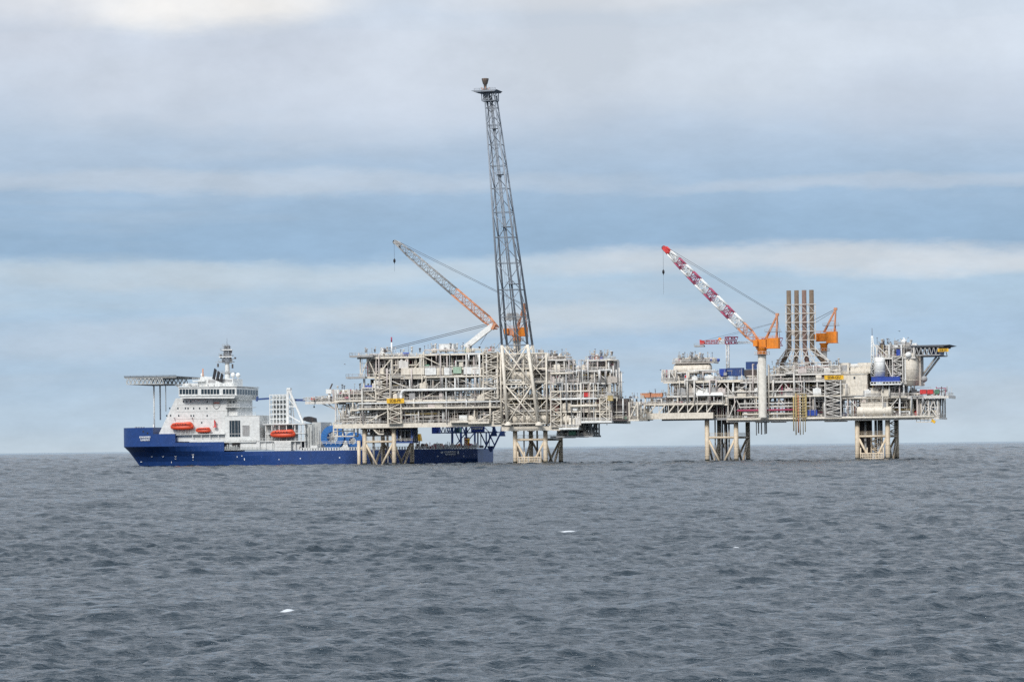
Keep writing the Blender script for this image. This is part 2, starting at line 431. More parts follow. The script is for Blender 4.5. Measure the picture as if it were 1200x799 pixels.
def upright_tank(F, name, label, u0, u1, vt, vb, m, d, bands=3):
    x0, x1 = F.p(u0, vb, d).x, F.p(u1, vb, d).x; um = (u0+u1)/2; z0, z1 = F.p(um, vb, d).z, F.p(um, vt, d).z
    r = (x1-x0)/2; cx = (x0+x1)/2; cy = d+r
    t = thing(name, label, 'tank', F, (cx, cy, z0))
    MB().lathe((cx, cy, z0), (0,0,1), [(0, r*.96), (0, r), (z1-z0-r*.18, r), (z1-z0-r*.05, r*.8), (z1-z0, .01)], 28).build('shell', m, t)
    mb = MB()
    for i in range(bands):
        z = (z1-z0)*(i+.5)/bands; mb.lathe((cx, cy, z0+z), (0,0,1), [(0, r), (.0, r*1.025), (.18, r*1.025), (.18, r)], 28)
    mb.build('stiffening_ring', m, t)
    k = -.9; mb = MB()
    lx, ly = cx+r*math.sin(k)*1.06, cy-r*math.cos(k)*1.06
    for s in (-.25, .25): mb.bar((lx+s, ly, z0), (lx+s, ly, z1+.4), .08)
    for i in range(int((z1-z0)/.45)): mb.bar((lx-.25, ly, z0+.3+i*.45), (lx+.25, ly, z0+.3+i*.45), .05)
    mb.build('ladder', steel, t)
    MB().tube((cx, cy, z1-r*.1), (cx, cy, z1+.8), .22, 8).build('nozzle', m, t); MB().tube((cx+r*.4, cy, z1-r*.3), (cx+r*.4, cy, z1+.6), .16, 8).build('nozzle', m, t)
    return t

def flat_vessel(F, name, label, u0, u1, vt, vb, m, d, group=None, rails=False):
    x0, x1 = F.p(u0, vb, d).x, F.p(u1, vb, d).x; um = (u0+u1)/2; z0, z1 = F.p(um, vb, d).z, F.p(um, vt, d).z
    r = (z1-z0)*.45; cz = z1-r; cy = d+r; l = x1-x0
    t = thing(name, label, 'vessel', F, ((x0+x1)/2, cy, z0), group)
    sh = MB().vessel((x0, cy, cz), (x1, cy, cz), r, 24)
    for q in (.2, .5, .8): sh.lathe((x0+l*q-.1, cy, cz), (1,0,0), [(0, r), (0, r*1.02), (.2, r*1.02), (.2, r)], 24)
    sh.build('shell', m, t)
    for q in (.22, .78): MB().box((x0+l*q-.3, cy-r*.8, z0), (x0+l*q+.3, cy+r*.8, cz-r*.55)).build('saddle', midgrey, t)
    for q in (.15, .35, .62, .85): MB().tube((x0+l*q, cy, cz+r*.9), (x0+l*q, cy, cz+r+.7), .22, 8).tube((x0+l*q, cy, cz+r+.55), (x0+l*q, cy, cz+r+.7), .36, 8).build('nozzle', steel, t)
    if rails:
        mb = MB().box((x0+l*.05, cy-.6, cz+r+.75), (x1-l*.05, cy+.6, cz+r+.85)).rail([(x0+l*.05, cy-.6, cz+r+.85), (x1-l*.05, cy-.6, cz+r+.85)])
        mb.build('walkway', steel, t)
    return t

def boom_part(mb, A, B, wa, wb, n, side, r=.14, chord=.2):
    """one lattice section between A and B; wa/wb = depth at each end, side = width across"""
    A = Vector(A); B = Vector(B); t = (B-A).normalized(); s = Vector((0,1,0)); up = s.cross(t).normalized()
    if up.z < 0: up = -up
    ca = [A+up*wa/2-s*side/2, A+up*wa/2+s*side/2, A-up*wa/2+s*side/2, A-up*wa/2-s*side/2]
    cb = [B+up*wb/2-s*side/2, B+up*wb/2+s*side/2, B-up*wb/2+s*side/2, B-up*wb/2-s*side/2]
    for a, b in zip(ca, cb): mb.tube(a, b, chord, 6)
    lattice(mb, ca, cb, n, r, x_brace=False)
    return mb

# ================================================================== PRODUCTION PLATFORM (left)
pl = thing('offshore_platform', 'cream production platform with many open decks and the tall lattice flare tower standing on it', 'oil platform', FL, FL.p(550, 545, 17)*1.0, 'offshore platforms')
OFF[pl.name].z = 0; pl.location.z = 0
PS = PartSet(pl)
jacket(FL, pl, 427.5, 462.0, 497, 545.2, 517.5, collars=True, conductors=3)
jacket(FL, pl, 604.0, 639.5, 499, 543.0, 515.0, landing=True, collars=True, conductors=2)
# extra caisson beside the left jacket
q = FL.p(420.8, 545, 4); zt = FL.p(420.8, 516, 4).z
MB().tube((q.x, 4, -6), (q.x, 4, zt), .75, 12).tube((q.x-.6, 4, zt-3.5), (q.x+3, 4, zt-3.5), .35, 8).build('caisson', leg_m, pl)

# decks from the sea upwards; u0,u1 = west and east ends
story(FL, PS, 392, 590, 478.5, 495.5, dens=1.3, brace=.35, frame_m=cream, beam_h=1.9, col_step=13, eq=1.4)
story(FL, PS, 412, 590, 468.0, 478.0, dens=1.5, brace=.35, frame_m=cream, col_step=6.0, eq=.5)
story(FL, PS, 392, 442, 455.5, 468.6, dens=2.0, brace=.3, frame_m=cream, D=30, col_step=7)
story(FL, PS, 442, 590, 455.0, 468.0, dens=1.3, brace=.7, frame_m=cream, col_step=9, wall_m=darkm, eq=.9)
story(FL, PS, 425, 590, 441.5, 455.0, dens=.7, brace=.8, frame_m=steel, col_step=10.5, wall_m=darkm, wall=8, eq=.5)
story(FL, PS, 421, 497, 418.5, 441.0, dens=1.5, brace=.5, frame_m=cream, col_step=8, eq=1.2)
story(FL, PS, 419, 497, 412.0, 418.0, dens=.7, brace=0, frame_m=cream, col_step=9, wall=None, eq=.8)
story(FL, PS, 470, 588, 431.5, 441.0, dens=.4, brace=.1, frame_m=cream, col_step=10, eq=.3, wall_m=steel, wall=6)
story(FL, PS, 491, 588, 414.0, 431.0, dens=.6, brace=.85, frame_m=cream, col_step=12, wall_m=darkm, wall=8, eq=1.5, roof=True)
# roof clutter
story(FL, PS, 497, 586, 406.5, 412.8, dens=.5, brace=0, frame_m=steel, wall=None, eq=1.3, deck=False, col_step=40, colw=.1)
# flare tower zone
story(FL, PS, 588, 648, 483.0, 499.0, dens=.25, brace=.1, frame_m=cream, beam_h=2.0, col_step=12, wall=14, eq=.8)
story(FL, PS, 588, 648, 466.0, 483.0, dens=1.3, brace=.6, frame_m=cream, col_step=9)
story(FL, PS, 588, 646, 447.5, 466.0, dens=1.1, brace=.4, frame_m=cream, col_step=8)
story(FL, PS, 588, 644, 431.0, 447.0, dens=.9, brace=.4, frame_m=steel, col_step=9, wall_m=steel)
story(FL, PS, 588, 641, 412.5, 431.0, dens=1.2, brace=.6, frame_m=cream, col_step=8, eq=1.3, wall_m=midgrey)
# eastern process module
story(FL, PS, 648, 678, 481.0, 500.5, dens=1.2, brace=.8, frame_m=cream, beam_h=1.4, col_step=7)
story(FL, PS, 678, 717, 481.0, 492.5, dens=1.3, brace=.3, frame_m=cream, beam_h=1.4, col_step=7, wall_m=darkm)
story(FL, PS, 646, 716, 466.5, 481.0, dens=2.2, brace=.5, frame_m=cream, col_step=7, D=20)
story(FL, PS, 644, 716, 448.5, 466.0, dens=2.6, brace=.5, frame_m=cream, col_step=7, eq=1.6, D=20)
story(FL, PS, 640, 716, 433.5, 448.5, dens=3.0, brace=.2, frame_m=steel, col_step=7, eq=1.6, D=18)
story(FL, PS, 640, 662, 421.0, 433.5, dens=3.2, brace=.1, frame_m=steel, col_step=6, eq=2.0, D=16)
story(FL, PS, 686, 714, 421.0, 433.5, dens=3.2, brace=.1, frame_m=steel, col_step=6, eq=2.0, D=16)
story(FL, PS, 640, 663, 415.5, 420.8, dens=.4, brace=0, frame_m=steel, wall=None, eq=2.4, col_step=30, colw=.1, D=14)
story(FL, PS, 686, 715, 415.5, 420.8, dens=.4, brace=0, frame_m=steel, wall=None, eq=2.4, col_step=30, colw=.1, D=14)
story(FL, PS, 664, 686, 427.0, 433.3, dens=.4, brace=0, frame_m=steel, wall=None, eq=2.0, deck=False, col_step=30, colw=.1)
story(FL, PS, 716, 736, 466.0, 491.0, dens=1.2, brace=.2, frame_m=darkm, wall_m=darkm, wall=5, eq=1.5, D=26, col_step=6)
story(FL, PS, 736, 748, 470.0, 491.0, dens=1.4, brace=.6, frame_m=cream, wall=None, eq=1.0, D=20, col_step=6)
# tall riser pipes at the east end
for u, vt in ((715.5, 430), (719, 428), (722.5, 433), (726, 431), (728.5, 436)):
    q = FL.p(u, 466, 2); PS.add('riser', MB().tube((q.x, 2, q.z), (q.x, 2, FL.p(u, vt, 2).z), .3, 8), steel, 30)
    for k in range(3): PS.add('riser_clamp', MB().box((q.x-.7, 1.7, q.z+2.5+k*4), (q.x+.8, 3.0, q.z+2.7+k*4)), midgrey, 5)
# west lay-down arm with pipe rack and the small folded crane
story(FL, PS, 358, 394, 463.5, 470.0, dens=.7, brace=0, frame_m=steel, D=12, d0=5, wall=None, eq=2.2, beam_h=1.25, col_step=40, colw=.1)
story(FL, PS, 389, 426, 455.0, 470.0, dens=1.6, brace=.3, frame_m=cream, D=22, d0=4, col_step=6, wall_m=midgrey)
story(FL, PS, 392, 412, 471.5, 495.5, dens=.7, brace=1, frame_m=cream, D=22, d0=3, col_step=5, wall=None, eq=.6, deck=False)
for a, b in ((366, 374), (374, 383), (383, 392)):
    p0, p1 = FL.p(a, 471.5, 6.5), FL.p(392, 479, 6.5)
    if a > 370: PS.add('brace', MB().bar(p0, p1, .4), steel, 20)
# framed cage hanging under the deck, west
mb = MB(); q = [FL.p(u, v, 3) for u, v in ((391, 499), (415, 499), (415, 511), (391, 511))]
for i in range(4): mb.bar(q[i], q[(i+1) % 4], .5); mb.bar(q[i]+Vector((0,5,0)), q[(i+1) % 4]+Vector((0,5,0)), .5); mb.bar(q[i], q[i]+Vector((0,5,0)), .45)
m0 = q[0].lerp(q[1], .45); m1 = q[3].lerp(q[2], .45); mb.bar(m0, m1, .5); mb.bar(q[0].lerp(q[3], .5), q[1].lerp(q[2], .5), .4)
for k in (0, 1): mb.bar(q[k], Vector((q[k].x, 3, q[k].z+1.5)), .5)
mb.build('hanging_cage', cream, pl)
# slanted stair run below the deck
pts = [FL.p(u, v, 1.0) for u, v in ((421, 494.5), (431, 502.2), (437, 502.2), (443.5, 508.5), (449.5, 508.5))]
mb = MB()
for a, b in zip(pts, pts[1:]):
    mb.bar(a, b, .25, .5); mb.bar(a+Vector((0,1.2,0)), b+Vector((0,1.2,0)), .25, .5); mb.bar(a+Vector((0,0,1.1)), b+Vector((0,0,1.1)), .13); mb.bar(a+Vector((0,.6,-.1)), b+Vector((0,.6,-.1)), 1.1, .08)
for u in (440, 444.5, 449):
    a = FL.p(u, 496, 1.2); mb.tube(a, (a.x, 1.2, a.z-4.2), .22, 6)
mb.build('stairway', cream, pl)
# under-deck equipment, jacket to jacket (dark mass below the west deck, green boxes below the east)
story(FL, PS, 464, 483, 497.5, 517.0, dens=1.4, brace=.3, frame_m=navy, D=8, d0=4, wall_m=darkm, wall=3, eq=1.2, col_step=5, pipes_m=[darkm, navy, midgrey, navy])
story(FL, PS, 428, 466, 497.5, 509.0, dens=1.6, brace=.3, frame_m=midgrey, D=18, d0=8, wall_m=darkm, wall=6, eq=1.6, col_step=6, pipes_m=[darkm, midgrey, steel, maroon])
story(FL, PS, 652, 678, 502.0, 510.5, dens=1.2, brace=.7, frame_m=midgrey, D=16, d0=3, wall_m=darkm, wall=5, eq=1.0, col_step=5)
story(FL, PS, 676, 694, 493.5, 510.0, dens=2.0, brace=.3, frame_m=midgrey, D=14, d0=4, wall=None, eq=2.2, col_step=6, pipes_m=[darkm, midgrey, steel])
for u in (668.5, 672.5):
    a = FL.p(u-1.8, 509.5, 2.2); b = FL.p(u+1.8, 504.5, 2.2); PS.add('switch_box', MB().box((a.x, 2.2, a.z), (b.x, 3.6, b.z)), green, 9)
mb = MB(); p0 = FL.p(645, 513.3, 5); p1 = FL.p(664, 512.3, 5); mb.box((p0.x, 5, p0.z), (p1.x, 20, p0.z+.8)); mb.build('under_deck_platform', midgrey, pl)
for u, v0, v1 in ((540.8, 488.0, 494.0),):
    pass
# big header pipe with the white swan neck, and long horizontal headers
a = FL.p(470, 470, -.9); zt = FL.p(475, 457.3, -.9).z; pts = [a]
for k in range(7):
    t = k/6*math.pi/2; pts.append(Vector((a.x+1.9*(1-math.cos(t)), -.9, zt-1.9+1.9*math.sin(t))))
pts.append(FL.p(582, 457.3-.0118*107, -.9)); pts[-1].z = zt
MB().poly(pts, .62, 12).build('header_pipe', white, pl)
for v, r, m, ua, ub in ((478.2, .42, cream, 420, 588), (471.6, .36, white, 420, 590), (441.2, .4, cream, 497, 588), (467.4, .45, white, 645, 700), (458.5, .35, cream, 646, 700), (475.5, .6, cream, 668, 700), (437.5, .5, cream, 645, 672), (481.5, .34, steel, 596, 646)):
    a = FL.p((ua+ub)/2, v, -.7); x0, x1 = FL.p(ua, v, -.7).x, FL.p(ub, v, -.7).x
    MB().tube((x0, -.7, a.z), (x1, -.7, a.z), r, 10).build('header_pipe', m, pl)
# cream module wall of the upper deck (flat panels with stiffeners)
for ua, ub, m in ((470, 497, cream), (498, 511, white), (512, 519.5, cream), (520.5, 529, white)):
    a, b = FL.p(ua, 439.4, -.45), FL.p(ub, 430.8, -.45); mb = MB().box((a.x, -.45, a.z), (b.x, 2.4, b.z))
    for k in range(int((b.x-a.x)/1.5)): mb.box((a.x+.6+k*1.5, -.53, a.z+.2), (a.x+.72+k*1.5, -.452, b.z-.2))
    mb.build('cladding_panel', m, pl)
# stair towers
stair_tower(FL, pl, 454.5, 470, 473, 496, 4, cream)
stair_tower(FL, pl, 440, 457, 438, 467, 5, cream, d=-.8)
stair_tower(FL, pl, 566.5, 583.5, 412, 467, 9, cream, d=-1.2)
stair_tower(FL, pl, 578, 588, 482, 495, 4, cream, d=-.9)
stair_tower(FL, pl, 645.5, 657.5, 459, 500, 6, cream, d=-1.0)
stair_tower(FL, pl, 703, 714, 466, 492, 4, cream, d=-.8)
# ledges (walkways sticking out to the west)
for ua, ub, v, m in ((405.5, 428, 441.5, midgrey), (409.5, 437, 416.5, midgrey), (681, 717, 493.2, white), (527, 549, 493, cream), (549, 573, 494.2, cream), (655, 678, 501, white)):
    a, b = FL.p(ua, v, -2), FL.p(ub, v, -2); mb = MB().box((a.x, -2.2, a.z-.85), (b.x, 2.0, a.z)); mb.rail([(a.x, 1.8, a.z), (a.x, -2.1, a.z), (b.x, -2.1, a.z)])
    mb.build('ledge', m, pl)
# small post with red tip on the west roof and its neighbours
a = FL.p(459, 417, 3); b = FL.p(459, 395, 3)
t = thing('signal_mast', 'slim white mast with dark red tip on the west end of the roof', 'mast', FL, a)
MB().tube(a, (a.x, 3, b.z-2.2), .45, 8, .32).build('pole', white, t); MB().tube((a.x, 3, b.z-2.2), (a.x, 3, b.z), .34, 8).build('tip', maroon, t)
def risers(F, PS, u0, u1, vbs, vts, n, enc, d=-.45):
    for _ in range(n):
        u = rnd.uniform(u0, u1); vb = rnd.choice(vbs); vt = rnd.choice([v for v in vts if v < vb-6]); a = F.p(u, vb, d); zt = F.p(u, vt, d).z; r = rnd.choice([.13, .16, .2, .28, .36]); m = rnd.choice([steel, cream, white, steel, pinkg, midgrey]); dd = d-rnd.random()*.5
        pts = [Vector((a.x, dd, a.z)), Vector((a.x, dd, zt))]
        if rnd.random() < .6:
            l = rnd.choice([-1, 1])*rnd.uniform(1.5, 6); pts += [Vector((a.x+l, dd, zt))]
            if rnd.random() < .5: pts += [Vector((a.x+l, dd, zt-rnd.uniform(1.5, 4)))]
        elif rnd.random() < .7: pts += [Vector((a.x, dd+3, zt))]
        PS.add('riser', MB().poly(pts, r, 8), m, (zt-a.z)*2)
    for _ in range(enc):
        u = rnd.uniform(u0, u1); v = rnd.choice(vbs+vts[:-1]); a = F.p(u, v, .05); w = rnd.uniform(1.4, 4.2); h = rnd.uniform(1.5, 3.4); m = rnd.choice([cream, steel, white, pinkg, warmg, midgrey, cream]); y = rnd.uniform(-.3, .25)
        mb = MB().box((a.x, y, a.z), (a.x+w, y+1.6, a.z+h)).box((a.x+.15, y-.03, a.z+.2), (a.x+w*.45, y-.002, a.z+h-.3)).box((a.x+w*.3, y+.3, a.z+h), (a.x+w*.7, y+1, a.z+h+.4))
        PS.add('enclosure', mb, m, w*h)
risers(FL, PS, 424, 585, [496, 478, 468, 455], [468, 455, 441, 431.5, 415], 30, 26)
risers(FL, PS, 645, 714, [498, 481, 466, 448.5], [466, 448.5, 433.5, 422], 26, 16)
for u0, u1, v, n in ((420, 497, 412, 26), (497, 588, 408, 34), (590, 640, 412.5, 10), (641, 663, 415.5, 16), (686, 714, 415.5, 20), (664, 686, 427, 12), (358, 394, 470, 8), (392, 425, 455, 8), (716, 746, 466, 10)): spikes(FL, PS, u0, u1, v, n)
PS.finish(limit=95, rest=dict(pipe='pipework', equipment='small_machinery', brace='small_braces', column='inner_columns', beam='small_beams', railing='short_railings', deck='small_decks', bulkhead='small_bulkheads'))

# things standing on it
container(FL, 'roof_cabin', 'plain white cabin on the roof of the left platform, west of the slanting white boom', 514.5, 531.5, 402.8, 411.0, white, 2.0, 4.0, 'cabin', ribs=False)
container(FL, 'green_container', 'pale green container on the upper deck beside cream panels', 531, 540.5, 429.8, 437.5, palegr, -.6, 2.5, group='cargo on the upper deck')
container(FL, 'white_container', 'long dirty white container on the upper deck, right of the pale green one', 543.5, 561, 429.8, 438.3, white, -.6, 2.5, group='cargo on the upper deck')
container(FL, 'white_cabinet', 'small white cabinet on a ledge at the lowest deck above the blue gantry', 538, 547, 486.3, 493.0, white, -1.6, 2.2, 'cabinet', ribs=False)
container(FL, 'red_cabinet', 'red orange cabinet among pale pipes right of the flare tower', 684, 691, 458, 464.8, red, -.5, 1.8, 'cabinet', ribs=False)
container(FL, 'ochre_cabinet', 'ochre cabinet on the east end of the left platform', 712, 718, 463.5, 469.5, ochre, -1.0, 1.6, 'cabinet', ribs=False)
flat_vessel(FL, 'separator_vessel', 'huge cream horizontal vessel behind the foot of the flare tower', 599, 644, 484, 498.5, cream, .2)
flat_vessel(FL, 'separator_vessel', 'short cream horizontal vessel right of the flare tower foot', 645, 668, 485, 498.5, cream, .6)
flat_vessel(FL, 'separator_vessel', 'cream round-ended vessel high inside the flare tower lattice', 598, 624, 433.5, 446.5, cream, .3)
# control room with dark windows framed in white, inside the tower foot
a, b = FL.p(593.5, 453.8, -.2), FL.p(621.5, 439, -.2)
t = thing('control_cabin', 'white framed cabin with dark window openings inside the flare tower lattice', 'cabin', FL, ((a.x+b.x)/2, 1, a.z))
mb = MB()
for k in range(6):
    x = a.x+(b.x-a.x)*k/5; mb.box((x-.3, -.2, a.z), (x+.3, .4, b.z-2.0))
mb.box((a.x-.5, -.25, a.z-.4), (b.x+.5, 3, a.z)); mb.box((a.x-.5, -.25, b.z-2.4), (b.x+.5, 3, b.z-2.0)); mb.box((a.x, -.15, a.z+1.4), (b.x, .2, a.z+1.75)); mb.build('wall', white, t)
for k in range(5):
    x = a.x+(b.x-a.x)*k/5; MB().box((x+.4, .41, a.z+.1), (x+(b.x-a.x)/5-.4, .5, b.z-2.5)).build('window', glass, t)

sign(FL, 'yellow platform name board on the left platform above the west jacket', 463.3, 469.6, 21, 5.6, 'SDB-PR', -2.2, 'yellow platform name boards')

# ------------------------------------------------------------------ flare tower
D0 = -3.2; TD = 9.0
bl_, br_ = FL.p(594.5, 496.5, D0), FL.p(630.5, 496.5, D0)
t = thing('flare_tower', 'very tall leaning lattice flare tower, white below and dark grey above', 'flare tower', FL, ((bl_.x+br_.x)/2, D0+TD/2, bl_.z))
tl, tr = FL.p(568.0, 112, D0+2.6), FL.p(579.0, 112, D0+2.6)
bot = [Vector((bl_.x, D0, bl_.z)), Vector((br_.x, D0, bl_.z)), Vector((br_.x, D0+TD, bl_.z)), Vector((bl_.x, D0+TD, bl_.z))]
top = [Vector((tl.x, D0+2.6, tl.z)), Vector((tr.x, D0+2.6, tl.z)), Vector((tr.x, D0+TD-2.6, tl.z)), Vector((tl.x, D0+TD-2.6, tl.z))]
kz = (FL.p(610, 404, D0).z-bl_.z)/(tl.z-bl_.z)
mid = [a.lerp(b, kz) for a, b in zip(bot, top)]
for a, m_, b in zip(bot, mid, top):
    MB().tube(a, m_, .66, 10).build('lower_leg', cream, t)
    MB().tube(m_, b, .50, 10, .30).build('upper_leg', tower_m, t)
lattice(lattice(MB(), bot, mid, 2, .34), bot, mid, 4, .17, x_brace=False).build('lower_bracing', cream, t)
lattice(MB(), mid, top, 11, .17, x_brace=False, grow=1.25).build('upper_bracing', tower_m, t)
mb = MB(); us = (587.5, 614, 641); vsx = (497, 468, 448, 415)
for u in us:
    a, b = FL.p(u, 497, -1.0), FL.p(u, 414.5, -1.0); mb.tube(a, (a.x, -1.0, b.z), .36 if u != 614 else .24, 10)
for v in vsx:
    a, b = FL.p(us[0], v, -1.0), FL.p(us[2], v, -1.0); mb.tube(a, (b.x, -1.0, a.z), .3, 8)
for v0, v1 in zip(vsx, vsx[1:]):
    for u0, u1 in zip(us, us[1:]):
        a, b = FL.p(u0, v0, -1.0), FL.p(u1, v1, -1.0); mb.tube(a, b, .2, 7).tube((b.x, -1.0, a.z), (a.x, -1.0, b.z), .2, 7)
mb.build('base_frame', cream, t)
for u in (595.5, 631.5):
    a = FL.p(u, 496.8, D0); MB().lathe((a.x, D0, a.z-.6), (0,0,1), [(0, 1.5), (.5, 1.5), (1.6, .7)], 14).build('foot', cream, t)
# inner risers and ladder
rb = [(m_.x, m_.y) for m_ in mid]; c0 = sum(mid, Vector())/4; c1 = sum(top, Vector())/4; cb = sum(bot, Vector())/4
for dx, r in ((-.6, .26), (0.5, .42)):
    MB().tube(cb.lerp(c0, .55)+Vector((dx, 0, 0)), c1+Vector((dx*.6, 0, 0)), r, 10).build('flare_riser', tower_m, t)
mb = MB()
for k in range(60):
    a = c0.lerp(c1, k/60)+Vector((-2.2+k/60*1.2, -.6, 0)); mb.box((a.x-.35, a.y, a.z), (a.x+.35, a.y+.08, a.z+.1))
mb.bar(c0+Vector((-2.55, -.6, 0)), c1+Vector((-1.35, -.6, 0)), .1); mb.bar(c0+Vector((-1.85, -.6, 0)), c1+Vector((-.65, -.6, 0)), .1); mb.build('ladder', tower_m, t)
for k in (3, 6, 9, 12):
    mb = MB(); q = k/15; z = mid[0].z+(top[0].z-mid[0].z)*(1-(1-q)**1.25); a = mid[0].lerp(top[0], (z-mid[0].z)/(top[0].z-mid[0].z)); b = mid[2].lerp(top[2], (z-mid[0].z)/(top[0].z-mid[0].z))
    mb.box((a.x+.5*(b.x-a.x)-.9, a.y+.6, z), (b.x-.6, b.y-.6, z+.14)); mb.rail([(a.x+.5*(b.x-a.x)-.9, a.y+.6, z), (b.x-.6, a.y+.6, z)])
    mb.build('rest_platform', tower_m, t)
# head platform and flare tip
hp = FL.p(572.2, 107.2, D0+4); e0, e1 = FL.p(557.4, 107.2, 4).x, FL.p(587.5, 107.2, 4).x; cy = D0+TD/2
mb = MB().prism([(e0, hp.z+.15), (e1, hp.z+.15), (e1-1.0, hp.z-.55), (e0+2.2, hp.z-.55)], cy-4.6, cy+4.6)
mb.rail([(e0+1.5, cy-4.5, hp.z+.15), (e1-.5, cy-4.5, hp.z+.15)], h=.8); mb.build('head_platform', tower_m, t)
mb = MB(); bx0, bx1 = FL.p(568.5, 119, 4).x, FL.p(584.5, 119, 4).x; z0 = FL.p(576, 119.3, 4).z
for x in (bx0, (bx0+bx1)/2, bx1):
    for y in (cy-2.4, cy+2.4): mb.box((x-.16, y-.16, z0), (x+.16, y+.16, hp.z-.55))
mb.box((bx0, cy-2.5, z0-.25), (bx1+.1, cy+2.5, z0)); mb.bar((bx0, cy-2.4, z0), ((bx0+bx1)/2, cy-2.4, hp.z-.6), .25); mb.bar(((bx0+bx1)/2, cy-2.4, z0), (bx1, cy-2.4, hp.z-.6), .25)
mb.box((bx0+.4, cy-1.8, z0+.4), (bx0+2.6, cy+1.8, hp.z-.8)); mb.bar((bx1-.1, cy-2.4, hp.z-.6), (bx1+1.1, cy-2.4, hp.z-2.6), .2)
mb.build('equipment_cage', tower_m, t)
fx = FL.p(570.8, 105, 4).x; f0 = hp.z+.15; f1 = FL.p(570.8, 93.2, 4).z
MB().lathe((fx, cy, f0), (0,0,1), [(0, .9), (1.2, .8), (1.25, .55), (f1-f0-2.6, .7), (f1-f0-2.4, .95), (f1-f0-.5, 1.5), (f1-f0, 1.5), (f1-f0, .9)], 16).build('flare_tip', mat('burnt_flare_steel', (.10, .085, .075), rough=.8, dirt=.6, dirt_col=(.35, .22, .16)), t)
mb = MB()
for k in range(5):
    a = k*1.26; mb.tube((fx+math.cos(a)*1.1, cy+math.sin(a)*1.1, f0), (fx+math.cos(a)*1.9, cy+math.sin(a)*1.9, f0+1.6), .14, 6)
mb.build('pilot_burner', salmon, t)

